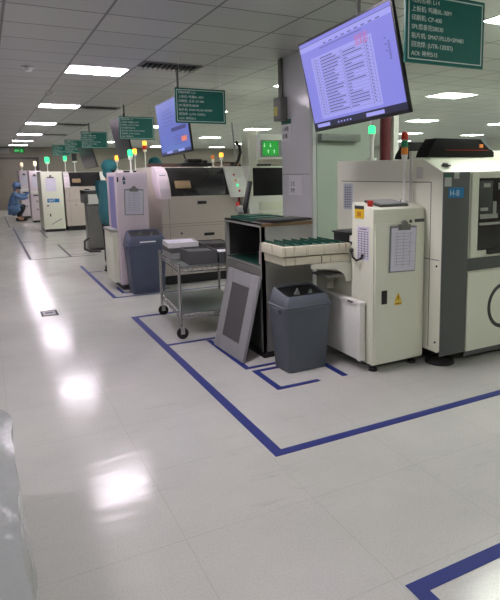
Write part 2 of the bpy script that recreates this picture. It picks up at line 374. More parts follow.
# ---------------------------------------------------------------- hanging monitors
def monitor(loc, rz, tilt, rl, w, kind, label):
    t = thing('hanging_monitor', label, 'monitor', loc, group='tilted screens hanging over the lines')
    t.rotation_euler = (Matrix.Rotation(rz, 3, 'Z') @ Matrix.Rotation(tilt, 3, 'X') @ Matrix.Rotation(rl, 3, 'Y')).to_euler()
    h = w*0.5725
    obj('housing', MB().box(-w/2, w/2, 0.0, 0.024, -h/2, h/2, 0.005).box(-w*0.3, w*0.3, 0.024, 0.085, -h*0.3, h*0.25, 0.01), black, t)
    e = 0.018
    X0, X1, Z0, Z1 = -w/2+e, w/2-e, -h/2+e*1.3, h/2-e
    sw, sh = X1-X0, Z1-Z0
    def R(mb, u0, u1, v0, v1, d): return mb.box(X0+u0*sw, X0+u1*sw, -0.001-d, 0, Z0+v0*sh, Z0+v1*sh)
    if kind == 'doc':
        obj('screen', R(MB(), 0, 1, 0, 1, 0), scr_bg, t, smooth=False)
        pg = MB(); R(pg, 0.12, 0.80, 0.10, 0.80, 0.0006); R(pg, 0.0, 1.0, 0.90, 0.955, 0.0006)
        obj('document_page', pg, scr_page, t, smooth=False)
        tx = MB(); rnd = random.Random(3)
        R(tx, 0, 1, 0.955, 0.96, 0.0012)
        for i in range(9): R(tx, 0.30+i*0.07, 0.335+i*0.07, 0.905, 0.915, 0.0012)
        R(tx, 0.25, 0.72, 0.872, 0.878, 0.0012)
        for i in range(19):
            v_ = 0.765-i*0.034
            R(tx, 0.14, 0.78, v_-0.012, v_-0.010, 0.0012)
            R(tx, 0.16, 0.18, v_, v_+0.008, 0.0012)
            R(tx, 0.23, 0.23+rnd.uniform(0.12, 0.24), v_, v_+0.010, 0.0012)
            if i > 0: R(tx, 0.49, 0.49+rnd.choice((0.04, 0.08, 0.14, 0.2)), v_, v_+0.009, 0.0012)
            R(tx, 0.735, 0.75, v_, v_+0.010, 0.0012)
        for q in (0.14, 0.2, 0.475, 0.72, 0.78): R(tx, q, q+0.0015, 0.11, 0.78, 0.0012)
        for i in range(3): R(tx, 0.905, 0.915, 0.70-i*0.06, 0.71-i*0.06, 0.0012)
        for i in range(9): R(tx, 0.93, 0.945, 0.5+i*0.02, 0.508+i*0.02, 0.0012)
        obj('table_text', tx, scr_txt, t, smooth=False)
        rd = MB()
        for i in range(5): R(rd, 0.64, 0.76, 0.74+i*0.025, 0.744+i*0.025, 0.0018)
        for i in range(5): R(rd, 0.64+i*0.03, 0.642+i*0.03, 0.74, 0.844, 0.0018)
        for i in range(4):
            for j in range(3): R(rd, 0.648+j*0.04, 0.664+j*0.04, 0.747+i*0.025, 0.757+i*0.025, 0.0018)
        obj('red_stamp', rd, scr_red, t, smooth=False)
        bar = MB(); R(bar, 0.0, 1, 0.0, 0.07, 0.0018); obj('taskbar', bar, scr_bar, t, smooth=False)
        ic = MB()
        for i in range(5): R(ic, 0.30+i*0.035, 0.315+i*0.035, 0.02, 0.038, 0.0024)
        R(ic, 0.04, 0.2, 0.01, 0.05, 0.0024); R(ic, 0.62, 0.8, 0.01, 0.05, 0.0024)
        obj('taskbar_icon', ic, scr_page, t, smooth=False)
    elif kind == 'blue':
        obj('screen', R(MB(), 0, 1, 0, 1, 0), scr_blue, t, smooth=False)
        tx = MB(); R(tx, 0.45, 0.93, 0.40, 0.47, 0.0008)
        for i in range(5): R(tx, 0.2, 0.5+0.05*(i % 3), 0.82-i*0.07, 0.828-i*0.07, 0.0008)
        for i in range(4): R(tx, 0.5, 0.85, 0.3-i*0.05, 0.306-i*0.05, 0.0008)
        R(tx, 0.0, 1.0, 0.0, 0.05, 0.0008)
        obj('text_line', tx, scr_txt, t, smooth=False)
        obj('orange_button', R(MB(), 0.75, 0.92, 0.18, 0.27, 0.0012), scr_org, t, smooth=False)
        obj('taskbar_icon', R(R(MB(), 0.2, 0.4, 0.01, 0.05, 0.0016), 0.6, 0.8, 0.01, 0.05, 0.0016), scr_page, t, smooth=False)
    else:
        obj('screen', R(MB(), 0, 1, 0, 1, 0), mat('dark_patterned_screen', srgb(56, 52, 62), 0.3, noise=0.7, nscale=9), t, smooth=False)
    # ceiling bracket, built in the tilted frame towards world up
    R3 = t.rotation_euler.to_matrix().inverted(); upv = R3 @ Vector((0, 0, 1))
    base = Vector((0, 0.09, 0)); top = base + upv*((RZ-loc[2]-0.03)/1.0)
    obj('wall_plate', MB().box(-0.1, 0.1, 0.085, 0.1, -0.08, 0.08), boxg, t)
    obj('ceiling_pole', MB().cyl(base, top, 0.018, n=10), boxg, t)
    return t
monitor((2.295, 3.45, 2.175), math.radians(-90.6), math.radians(12), math.radians(-2), 1.2, 'doc', 'large tilted monitor showing a lavender document with a table')
monitor((2.10, 7.08, 2.085), math.radians(-88.7), math.radians(5.3), math.radians(-1.9), 1.2, 'blue', 'tilted monitor with a blue screen, half behind the second green sign')
monitor((2.28, 11.05, 2.18), math.radians(-90.4), math.radians(10.3), math.radians(-1), 1.3, 'dark', 'dark tilted monitor behind the third green sign')
monitor((2.3, 15.2, 1.95), math.radians(-80), math.radians(14), math.radians(-3), 1.0, 'dark', 'dark tilted monitor below the fourth green sign')

# ---------------------------------------------------------------- the pick and place machine
def make_mounter(label, loc):
    t = thing('placement_machine', label, 'machine', loc)
    # local x right, y back; front face at y=0
    Wd, Dp = 2.1, 1.42
    prof = [(0.03, 0.12), (0.0, 0.15), (0.0, 1.49), (0.21, 1.585), (Dp, 1.60), (Dp, 0.12)]
    obj('body', MB().prism(prof, 'x', 0, Wd, 0.006), cream, t)
    # side seams
    obj('side_seam', MB().box(-0.002, 0.002, 0.12, Dp-0.08, 1.412, 1.418).box(-0.002, 0.002, 0.02, Dp, 0.834, 0.840).box(-0.002, 0.002, 0.12, 0.126, 0.15, 1.415), mat('seam_grey', srgb(120, 120, 108), 0.7), t)
    obj('grey_front_panel', MB().box(0.0, 0.255, -0.012, 0.0, 0.10, 1.488, 0.002), dgrey, t)
    obj('grey_front_band', MB().box(0.255, Wd, -0.008, 0.0, 0.735, 0.83, 0.002).box(0.255, Wd, -0.006, 0, 0.06, 0.12), dgrey, t)
    cov = MB().box(0.275, 0.345, -0.02, 0.0, 0.84, 1.48, 0.003).box(0.345, 1.9, -0.02, 0.0, 1.44, 1.48, 0.003).box(0.345, 1.9, -0.02, 0, 0.84, 0.888, 0.003).box(1.83, 1.9, -0.02, 0, 0.888, 1.44, 0.003)
    c = obj('window_cover', cov, cream, t)
    obj('window_pane', MB().box(0.345, 1.83, -0.008, -0.004, 0.888, 1.44), glassd, c)
    sd = MB().box(0.36, 0.50, -0.012, -0.0085, 1.16, 1.42, 0.001)
    obj('inner_panel', sd, interior, c)
    rl_ = MB().box(0.40, 0.47, -0.014, -0.011, 1.37, 1.40).box(0.37, 0.56, -0.016, -0.009, 1.13, 1.165, 0.003).box(0.37, 0.45, -0.018, -0.009, 1.19, 1.215, 0.004).box(0.50, 0.54, -0.018, -0.009, 1.165, 1.26, 0.004).box(0.56, 1.0, -0.012, -0.009, 1.35, 1.40).box(0.37, 1.7, -0.0115, -0.009, 1.08, 1.10)
    obj('inner_rail', rl_, steel, c)
    obj('handle', MB().box(0.44, 0.60, -0.045, -0.02, 0.855, 0.892, 0.006), black, c)
    lo = obj('lower_door', MB().box(0.26, 1.9, -0.018, 0, 0.10, 0.725, 0.004), cream, t)
    obj('ring_mark', MB().ring(0.655, 0.425, 0.185, 0.155, 0.95, -0.0205, -0.0175), mat('charcoal_print', srgb(62, 64, 62), 0.6), lo, label='large charcoal oval ring printed on the door')
    obj('screw', MB().cyl((0, 0, 0), (0, 0, 0), .01) if False else MB().cyl((-0.004, 0.045, 0.79), (0.001, 0.045, 0.79), 0.009, n=10).cyl((-0.004, 0.045, 0.2), (0.001, 0.045, 0.2), 0.009, n=10), black, t)
    # stickers
    b = obj('name_sticker', MB().box(0.045, 0.195, -0.0145, -0.0115, 1.30, 1.375), blue_l, t, label='blue sticker with white letters')
    text('sticker_lettering', 'H-B', 0.06, mat('sticker_white', srgb(190, 220, 235), 0.5), b, (0.055, -0.015, 1.315))
    obj('sticker', MB().box(-0.005+0.01, 0.07, -0.0145, -0.0115, 1.385, 1.45).box(0.095, 0.145, -0.0145, -0.0115, 1.44, 1.487), mat('sticker_pale', srgb(175, 180, 172), 0.6), t)
    obj('sticker', MB().box(0.01, 0.06, -0.0145, -0.0115, 1.452, 1.47), mat('sticker_green', srgb(30, 110, 80), 0.6), t)
    obj('side_sticker', MB().box(-0.003, 0, 0.22, 0.29, 1.44, 1.53), mat('sticker_pale2', srgb(205, 205, 195), 0.6), t)
    ss = obj('side_notice', MB().box(-0.003, 0, 1.16, 1.31, 1.16, 1.395), mat('notice_blue_white', srgb(190, 196, 205), 0.6), t)
    li = MB()
    for i in range(9): li.box(-0.0045, -0.0025, 1.175, 1.295, 1.18+i*0.022, 1.186+i*0.022)
    for i in range(3): li.box(-0.0045, -0.0025, 1.2+i*0.035, 1.205+i*0.035, 1.17, 1.38)
    obj('notice_print', li, ink, ss)
    for (x, y) in ((0.13, 0.13), (1.9, 0.13), (0.13, 1.25), (1.9, 1.25)):
        f_ = obj('levelling_foot', MB().cyl((x, y, 0), (x, y, 0.022), 0.115, 0.11, 24).cyl((x, y, 0.022), (x, y, 0.05), 0.10, 0.05, 24).cyl((x, y, 0.05), (x, y, 0.13), 0.02), rubber, t)
    obj('dark_plinth', MB().box(0.05, Wd, 0.25, Dp-0.05, 0.03, 0.12), black, t)
    obj('latch_knob', MB().cyl((0.10, 0.09, 1.53), (0.10, 0.085, 1.555), 0.028, 0.02).box(0.07, 0.13, 0.06, 0.10, 1.532, 1.543, 0.002), dgrey, t)
    # hoods on top
    hoodm = mat('matt_black_hood', (0.008, 0.007, 0.008), 0.75, spec=0.2)
    for (hx, hy, sc, hd) in ((0.27, 0.48, 0.98, 0.15), (0.47, 1.05, 0.72, 0.12)):
        hp = [(0, 0), (0.02, 0.05), (0.10, 0.155), (0.62*sc, 0.155), (0.78*sc, 0.045), (0.78*sc, 0.0)]
        hm = MB().prism([(hx+a*1.0, 1.605+c*1.0+0.005) for a, c in hp], 'y', hy, hy+hd, 0.008)
        h_ = obj('operator_hood', hm, hoodm, t)
        obj('red_stripe', MB().box(hx+0.20*sc, hx+0.70*sc, hy-0.003, hy+0.001, 1.668, 1.671), redm, h_)
        obj('control_knob', MB().box(hx+0.59*sc, hx+0.635*sc, hy-0.006, hy+0.001, 1.69, 1.72, 0.003), mat('hood_orange', srgb(220, 130, 60), 0.4), h_)
        obj('hood_edge', MB().prism([(hx+0.60*sc, 1.763), (hx+0.64*sc, 1.763), (hx+0.76*sc, 1.675), (hx+0.72*sc, 1.675)], 'y', hy-0.004, hy+0.0), mat('hood_grey', srgb(120, 124, 130), 0.4), h_)
    obj('top_box', MB().box(0.55, 1.9, 0.75, 1.05, 1.60, 1.68, 0.004), white, t)
    # tall green stack light at the back
    return t
mA = make_mounter('large cream and grey placement machine with smoked window, right edge of photo', (2.922, 3.143, 0))
dup(mA, (5.1, 3.15, 0), 'second placement machine beyond the right edge of the photo', group=None)
dup(mA, (4.7, 7.65, 0), 'placement machine of the second line hidden behind the pillar')
dup(mA, (7.0, 7.65, 0), 'placement machine of the second line, farther right')
dup(mA, (4.4, 12.1, 0), 'placement machine of the third line')
dup(mA, (4.4, 16.7, 0), 'placement machine of the fourth line')

# stack lights
def stack_light(name_label, x, y, z0, z1, lenses, group='signal lights on poles', r=0.028, rp=0.01, foot=True, h=0.055):
    t = thing('signal_light', name_label, 'signal light', (x, y, z0), group=group)
    n = len(lenses); zt = z1-z0
    obj('pole', MB().cyl((0, 0, 0.0), (0, 0, zt-n*h-0.02), rp, n=10), white, t)
    obj('base', MB().cyl((0, 0, 0), (0, 0, 0.02), rp*2.2), white, t)
    obj('socket', MB().cyl((0, 0, zt-n*h-0.045), (0, 0, zt-n*h), r*0.7, r), white, t)
    for i, m in enumerate(lenses):
        obj('lens', MB().cyl((0, 0, zt-(i+1)*h+0.002), (0, 0, zt-i*h-0.002), r, n=16), m, t)
    obj('top_cap', MB().cyl((0, 0, zt-0.002), (0, 0, zt+0.008), r*0.9, r*0.6), lenses[0], t)
    return t
stack_light('lit green signal light on a white post, below the document monitor', 3.09, 4.25, 1.60, 1.90, [lamp_g], r=0.032, rp=0.02, h=0.065)
stack_light('unlit red, green and orange signal tower on the clipboard cabinet', 2.855, 3.50, 1.262, 1.79, [lampoff_r, lampoff_g, lampoff_o], r=0.026)
o = obj('antenna_rod', MB().cyl((0, 0, 0), (0, 0, 0.39), 0.011, n=10), mat('rod_grey', srgb(185, 186, 180), 0.4), label='plain pale rod standing right of the red, green and orange signal tower', cat='rod'); o.location = (2.886, 3.46, 1.2555)

# dark red column behind
o = obj('wall_pipe', MB().cyl((3.965, 5.2, 0), (3.965, 5.2, 2.6), 0.062, n=20).cyl((3.965, 5.2, 2.6), (3.965, 5.2, 2.795), 0.062, n=20), redcol, org=(3.965, 5.2, 0), label='dark red vertical pipe right of the pillar', cat='pipe')
o = obj('wall_post', MB().box(4.06, 4.13, 5.17, 5.24, 0, 2.79, 0.004), white, org=(4.095, 5.2, 0), label='white vertical post right of the dark red pipe', cat='post')

# pillar fittings
t = thing('switch_box', 'grey electrical box with yellow label and conduit on the pillar', 'electrical box', (3.1, 5.98, 2.09))
obj('box_body', MB().box(-0.09, -0.001, -0.09, 0.09, -0.0, 0.26, 0.006), boxg, t)
obj('yellow_label', MB().box(-0.092, -0.089, -0.01, 0.08, 0.06, 0.16).box(-0.075, -0.02, 0.089, 0.0925, 0.05, 0.16), mat('label_yellow', srgb(185, 180, 60), 0.5), t)
obj('conduit', MB().cyl((-0.03, -0.0, 0.26), (-0.03, 0.0, 0.70), 0.02, n=12).cyl((-0.03, 0.05, 0.26), (-0.03, 0.05, 0.70), 0.013, n=12), boxg, t)
def wall_sheet(name, y0, y1, z0, z1, label, m, head=None, lines=0, big=None):
    t = thing(name, label, 'notice', (3.1, (y0+y1)/2, z0)); h = z1-z0; w2 = (y1-y0)/2
    obj('sheet', MB().box(-0.004, -0.001, -w2, w2, 0, h), m, t)
    if head: obj('header', MB().box(-0.0055, -0.004, -w2, w2, h-0.055, h), head, t)
    if big:
        for i, s in enumerate(big): text('lettering', s, h*0.24, inkd, t, (-0.0055, w2*0.75, h*(0.48-0.33*i)), (PI/2, 0, -PI/2))
    return t
wall_sheet('pillar_notice', 5.80, 6.04, 1.86, 2.105, 'white notice with green header under the box on the pillar', paper, mat('header_green', srgb(40, 100, 80), 0.5), big=['L14线', '区域'])
wall_sheet('pillar_paper', 5.55, 5.88, 1.245, 1.47, 'white paper note taped lower on the pillar', paper, big=['工艺', '文件'])
o = obj('cable_duct', MB().box(3.16, 3.66, 5.24, 5.322, 1.83, 1.905, 0.004).box(3.16, 3.66, 5.235, 5.24, 1.872, 1.876), mat('duct_grey', srgb(128, 134, 128), 0.5), org=(3.4, 5.28, 1.83), label='grey horizontal duct on the pale green pillar front', cat='duct')

# ---------------------------------------------------------------- clipboard loader (first line)
t = thing('board_loader', 'cream board loader with clipboard door and touch screen, beside the large machine', 'machine', (2.43, 3.317, 0))
prof = [(0.0, 0.06), (0.0, 1.225), (0.02, 1.238), (0.26, 1.272), (0.275, 1.262), (0.275, 0.06)]
obj('cabinet', MB().prism(prof, 'x', 0.0, 0.475, 0.005), cream, t)
dr = obj('door', MB().box(0.012, 0.468, -0.014, -0.001, 0.075, 1.125, 0.004), cream, t)
obj('handle', MB().box(0.068, 0.118, -0.018, -0.013, 0.525, 0.628, 0.004), black, dr)
wt = MB().prism([(0.19, 0.535), (0.255, 0.535), (0.2225, 0.60)], 'y', -0.0165, -0.0135).box(0.19, 0.255, -0.0165, -0.0135, 0.505, 0.53)
ws = obj('warning_sticker', wt, yellow, dr)
obj('warning_symbol', MB().prism([(0.219, 0.565), (0.226, 0.585), (0.2225, 0.567), (0.229, 0.567), (0.220, 0.542), (0.223, 0.558), (0.216, 0.558)], 'y', -0.018, -0.016).box(0.198, 0.248, -0.018, -0.016, 0.514, 0.519), inkd, ws)
obj('lock_plate', MB().box(0.37, 0.46, -0.018, -0.013, 1.12, 1.145, 0.002).cyl((0.33, -0.02, 1.13), (0.33, -0.013, 1.13), 0.012, n=10), dgrey, t)
sl = math.atan2(0.034, 0.24)
RX = Matrix.Rotation(sl, 3, 'X')
ts = obj('touch_panel', MB().box(0.085, 0.345, 0.03, 0.235, 1.253, 1.272, 0.004, rot=RX), dgrey, t)
obj('touch_display', MB().box(0.105, 0.325, 0.045, 0.22, 1.272, 1.276, rot=RX), mat('display_grey', srgb(150, 154, 154), 0.4), ts)
obj('emergency_button', MB().cyl((0.035, 0.09, 1.245), (0.035, 0.088, 1.268), 0.02, n=12).cyl((0.035, 0.088, 1.268), (0.035, 0.087, 1.29), 0.026, 0.022, n=16), redm, t)
obj('corner_knob', MB().cyl((0.42, 0.2, 1.262), (0.42, 0.2, 1.285), 0.018, 0.008, n=12), black, t)
y_ = obj('yellow_label', MB().box(-0.003, 0, 0.115, 0.232, 1.155, 1.235), yellow, t)
obj('black_header', MB().box(-0.0045, -0.001, 0.115, 0.232, 1.225, 1.25), inkd, y_)
obj('label_print', MB().box(-0.0045, -0.002, 0.15, 0.2, 1.17, 1.205), mat('label_orange', srgb(190, 130, 30), 0.5), y_)
n_ = obj('side_notice', MB().box(-0.003, 0, 0.05, 0.20, 0.845, 1.10), paperv, t)
pr = MB()
for i in range(12): pr.box(-0.0045, -0.0025, 0.06, 0.19, 0.86+i*0.018, 0.864+i*0.018)
for i in range(4): pr.box(-0.0045, -0.0025, 0.06+i*0.04, 0.063+i*0.04, 0.86, 1.06)
pr.box(-0.0045, -0.0025, 0.08, 0.17, 1.075, 1.083)
obj('notice_print', pr, ink, n_)
obj('black_hook', MB().tube([(-0.012, 0.262, 0.90), (-0.03, 0.22, 0.86), (-0.03, 0.17, 0.84), (-0.015, 0.13, 0.86), (-0.006, 0.12, 0.89)], 0.008).sph((-0.012, 0.262, 0.905), 0.018), black, t)
for x in (0.05, 0.42):
    obj('levelling_foot', MB().cyl((x, 0.06, 0), (x, 0.06, 0.02), 0.035, 0.03).cyl((x, 0.06, 0.02), (x, 0.06, 0.08), 0.012), rubber, t)
obj('plinth', MB().box(0.06, 0.44, 0.12, 1.1, 0.015, 0.06), black, t)
# rear body and low side panel
obj('rear_body', MB().box(0.02, 0.46, 0.30, 0.85, 0.08, 0.93, 0.006), cream, t)
lp = MB().box(-0.055, -0.012, 0.08, 1.15, 0.085, 0.515, 0.004).box(-0.068, -0.012, 0.07, 1.16, 0.515, 0.54, 0.004).box(-0.068, -0.055, 0.07, 0.105, 0.085, 0.53, 0.003)
obj('low_side_panel', lp, white, t)
obj('panel_recess', MB().box(-0.071, -0.0665, 0.16, 0.23, 0.519, 0.533), boxg, t)
obj('pipe', MB().cyl((-0.03, 0.98, 0.10), (-0.03, 0.98, 0.75), 0.014).cyl((-0.10, 0.55, 0.2), (-0.10, 0.55, 0.24), 0.03), steel, t)
# arm and feeding deck
arm = [(-0.34, 0.814), (0.03, 0.814), (0.03, 0.66), (-0.035, 0.66)]
for i in range(9):
    a = math.radians(90*i/8); arm.append((-0.19+0.155*math.cos(a), 0.665+0.105*math.sin(a)))
arm += [(-0.34, 0.785)]
obj('arm_plate', MB().prism(arm, 'y', 0.30, 0.318), cream, t)
obj('arm_shelf', MB().box(-0.20, -0.03, 0.32, 0.55, 0.70, 0.712), steeld, t)
obj('arm_rear', MB().box(-0.05, 0.018, 0.56, 0.7, 0.56, 0.81), cream, t)
stain = mat('yellowed_cream', srgb(214, 212, 188), 0.5)
def stain_nodes(m):
    nt = m.node_tree; b = nt.nodes['Principled BSDF']; tc = nt.nodes.new('ShaderNodeTexCoord'); mp = nt.nodes.new('ShaderNodeMapping')
    mp.inputs['Scale'].default_value = (34, 34, 2.5); n = nt.nodes.new('ShaderNodeTexNoise'); n.inputs['Scale'].default_value = 1.0; n.inputs['Detail'].default_value = 3
    rp = nt.nodes.new('ShaderNodeValToRGB'); e = rp.color_ramp.elements
    e[0].position = 0.30; e[0].color = (*srgb(150, 136, 96), 1); e[1].position = 0.40; e[1].color = (*srgb(216, 214, 190), 1)
    L = nt.links.new; L(tc.outputs['Object'], mp.inputs[0]); L(mp.outputs[0], n.inputs['Vector']); L(n.outputs['Fac'], rp.inputs[0]); L(rp.outputs[0], b.inputs['Base Color'])
stain_nodes(stain)
obj('deck_lower', MB().prism([(-0.54, 0.37), (0.01, 0.315), (0.01, 0.72), (-0.535, 0.72)], 'z', 0.815, 0.872, 0.004), stain, t)
obj('deck_upper', MB().prism([(-0.56, 0.36), (0.01, 0.305), (0.01, 0.73), (-0.555, 0.73)], 'z', 0.882, 0.957, 0.004), stain, t)
obj('joint_gap', MB().box(-0.235, -0.230, 0.335, 0.341, 0.818, 0.870), inkd, t)

def clipboard(loc, rz, w, h, label, tilt=0.0):
    t = thing('clipboard', label, 'clipboard', loc, rz)
    R_ = Matrix.Rotation(tilt, 3, 'Y'); ab = (0, 0, 0)
    def B(mb, *a): return mb.box(*a, rot=R_, about=ab)
    obj('board', B(MB(), -w/2, w/2, -0.006, -0.001, -h, 0), clear, t)
    pp = obj('paper_stack', B(MB(), -w/2+0.012, w/2-0.008, -0.011, -0.006, -h+0.01, -0.015), paperv, t)
    li = MB()
    for i in range(11): B(li, -w/2+0.04, w/2-0.04-0.02*(i % 3), -0.0125, -0.0105, -h*0.16-i*h*0.068, -h*0.16-i*h*0.068+0.003)
    for i in range(3): B(li, -w/2+0.06+i*w*0.25, -w/2+0.062+i*w*0.25, -0.0125, -0.0105, -h*0.88, -h*0.16)
    obj('print_lines', li, mat('faint_print', srgb(160, 162, 172), 0.8), pp)
    cl = MB(); B(cl, -w*0.22, w*0.22, -0.02, -0.004, -0.03, 0.012); B(cl, -w*0.10, w*0.10, -0.026, -0.004, 0.0, 0.03)
    cl.cyl((-w*0.05, -0.012, 0.03), (w*0.05, -0.012, 0.03), 0.012)
    obj('clip', cl, steeld, t)
    return t
clipboard((2.69, 3.3, 1.10), 0, 0.245, 0.345, 'clipboard with printed papers hanging on the nearest cream loader door', 0.03)

# stack of circuit boards on deck
c0 = None
for i in range(7):
    x0 = 1.90+i*0.075; yb = 3.70-(x0-1.9)*0.10
    mb = MB().box(0, 0.064, 0, 0.33, 0, 0.004).box(0.01, 0.03, 0.05, 0.12, 0.004, 0.010).box(0.04, 0.058, 0.15, 0.2, 0.004, 0.012).box(0.0, 0.004, 0, 0.33, 0.004, 0.02)
    o = obj('circuit_board', mb, pcb, label='green circuit board on the cream deck, %s from the steel cabinet side' % ['first', 'second', 'third', 'fourth', 'fifth', 'sixth', 'seventh'][i], cat='circuit board', group='green circuit boards lying on the loader deck')
    o.location = (x0, yb, 0.9575)
t = thing('conveyor_head', 'black and grey conveyor unit behind the deck on the loader body', 'equipment', (2.62, 3.78, 0.9305))
obj('housing', MB().box(-0.16, 0.12, -0.10, 0.12, 0, 0.085, 0.006).box(-0.17, 0.14, -0.13, 0.13, 0.085, 0.10, 0.004), black, t)
obj('side_motor', MB().box(-0.155, -0.10, -0.14, -0.10, 0.03, 0.08, 0.006), white, t)
obj('cover_plate', MB().box(-0.13, 0.13, -0.10, 0.12, 0.10, 0.106, 0.002), dgrey, t)

# ---------------------------------------------------------------- steel cabinet
t = thing('steel_cabinet', 'stainless steel cabinet with open compartment between trolley and grey bin', 'cabinet', (1.885, 4.055, 0))
L_, Wc, Hc = 0.795, 0.465, 1.10
sh = MB().box(0, Wc, 0, 0.012, 0.05, Hc).box(Wc-0.012, Wc, 0.012, L_, 0.05, Hc).box(0, Wc, L_-0.012, L_, 0.05, Hc).box(0, Wc, 0, L_, Hc-0.012, Hc)
sh.box(0, 0.03, 0.0, 0.035, 0.05, Hc).box(0, 0.03, L_-0.035, L_, 0.05, Hc).box(0, 0.02, 0.035, L_-0.035, Hc-0.03, Hc)
obj('body', sh, steel, t)
obj('shelf', MB().box(0.0, Wc-0.012, 0.012, L_-0.012, 0.74, 0.755), steel, t)
ln = mat('compartment_shade_dark', srgb(52, 56, 52), 0.6)  # dark colour painted in as the compartment's shade, on thin added sheets
obj('inner_shade_sheet', MB().box(0.03, Wc-0.013, 0.0125, 0.016, 0.765, Hc-0.014).box(0.03, Wc-0.013, L_-0.016, L_-0.0125, 0.765, Hc-0.014).box(Wc-0.018, Wc-0.0125, 0.017, L_-0.017, 0.765, Hc-0.014).box(0.03, Wc-0.019, 0.017, L_-0.017, Hc-0.018, Hc-0.0125), ln, t)
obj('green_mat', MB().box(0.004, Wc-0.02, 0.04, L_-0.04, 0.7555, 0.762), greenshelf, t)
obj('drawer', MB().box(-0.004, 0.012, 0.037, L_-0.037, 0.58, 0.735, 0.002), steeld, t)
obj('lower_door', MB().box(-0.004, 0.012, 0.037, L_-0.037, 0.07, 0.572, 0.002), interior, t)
obj('brown_top_edge', MB().box(0.0, Wc, -0.004, 0.0005, Hc-0.022, Hc+0.003).box(0, Wc, 0, 0.02, Hc, Hc+0.003), rust, t)
obj('plinth', MB().box(0.0, Wc, 0.0, L_, 0.0, 0.05, 0.004), black, t)
bt = MB().cyl((0, 0, 0), (0, 0, 0.16), 0.038, 0.03).cyl((0, 0, 0.16), (0, 0, 0.20), 0.03, 0.014).cyl((0, 0, 0.20), (0, 0, 0.24), 0.014, 0.01)
o = thing('spray_bottle', 'pinkish bottle inside the open compartment of the steel cabinet', 'bottle', (1.95, 4.17, 0.7625)); obj('bottle_body', bt, pinkb, o)
obj('cap', MB().cyl((0, 0, 0.24), (0, 0, 0.265), 0.014, n=10), white, o)
# on top
o = obj('green_tray', MB().box(-0.16, 0.16, -0.19, 0.19, 0, 0.012, 0.003).box(-0.16, -0.15, -0.19, 0.19, 0.012, 0.03).box(0.15, 0.16, -0.19, 0.19, 0.012, 0.03).box(-0.15, 0.15, 0.18, 0.19, 0.012, 0.03).box(-0.13, 0.12, -0.16, -0.08, 0.012, 0.028, 0.004).box(-0.1, 0.13, 0.0, 0.07, 0.012, 0.034, 0.004), pcb, label='green tray with boards on top of the steel cabinet', cat='tray'); o.location = (2.07, 4.54, 1.1005); o.rotation_euler = (0, 0, 0.12)
o = obj('black_folder', MB().box(-0.13, 0.13, -0.2, 0.2, 0, 0.022, 0.006).box(-0.13, 0.13, 0.2, 0.215, 0.004, 0.016, 0.003), black, label='black flat case on the right of the steel cabinet top', cat='case'); o.location = (2.22, 4.20, 1.1035); o.rotation_euler = (0, 0, -0.9)
o.location = (2.15, 4.195, 1.1035); o.rotation_euler = (0, 0, -1.35)
t = thing('desk_scope', 'small black inspection scope with tilted black stick screen behind the green tray', 'inspection scope', (2.06, 4.80, 1.10))
obj('base', MB().box(-0.09, 0.07, -0.05, 0.05, 0, 0.02, 0.004), black, t)
obj('head', MB().box(-0.08, -0.02, -0.03, 0.03, 0.05, 0.11, 0.01).cyl((-0.05, 0, 0.02), (-0.05, 0, 0.06), 0.012).cyl((-0.03, 0, 0.04), (0.05, 0, 0.07), 0.014), steel, t)
obj('red_cap', MB().cyl((-0.06, 0, 0.10), (-0.06, 0, 0.14), 0.022, 0.016), redm, t)
obj('stick_screen', MB().box(-0.012, 0.012, -0.035, 0.035, 0.03, 0.33, 0.004, rot=Matrix.Rotation(0.22, 3, 'Y'), about=(0.02, 0, 0.03)), black, t)

# leaning panel
t = thing('leaning_panel', 'grey framed panel with speckled grille leaning on the steel cabinet', 'panel', (1.68, 4.03, 0))
ang = math.atan2(0.165, 0.68)
R_ = Matrix.Rotation(ang, 3, 'Y')
def pb(mb, x0, x1, y0, y1, z0, z1, bev=0.0): return mb.box(x0, x1, y0, y1, z0, z1, bev, rot=R_, about=(0, 0, 0.0))
fr = MB(); pw, ph = 0.60, 0.70
pb(fr, 0, 0.028, 0, 0.13, 0, ph, 0.004); pb(fr, 0, 0.028, pw-0.13, pw, 0, ph, 0.004); pb(fr, 0, 0.028, 0.12, pw-0.12, 0, 0.12, 0.004); pb(fr, 0, 0.028, 0.12, pw-0.12, ph-0.11, ph, 0.004)
obj('frame', fr, grey_d, t)
obj('grille', pb(MB(), 0.006, 0.020, 0.125, pw-0.125, 0.115, ph-0.105), mesh_m, t)
ed = MB(); pb(ed, 0.001, 0.005, 0.13, 0.135, 0.12, ph-0.11); pb(ed, 0.001, 0.005, pw-0.135, pw-0.13, 0.12, ph-0.11); pb(ed, 0.001, 0.005, 0.13, pw-0.13, ph-0.115, ph-0.11); pb(ed, 0.001, 0.005, 0.13, pw-0.13, 0.12, 0.125)
obj('grille_trim', ed, boxg, t)
t.location = (1.68, 4.03, 0.003); t.rotation_euler = (0, 0, 0.03)

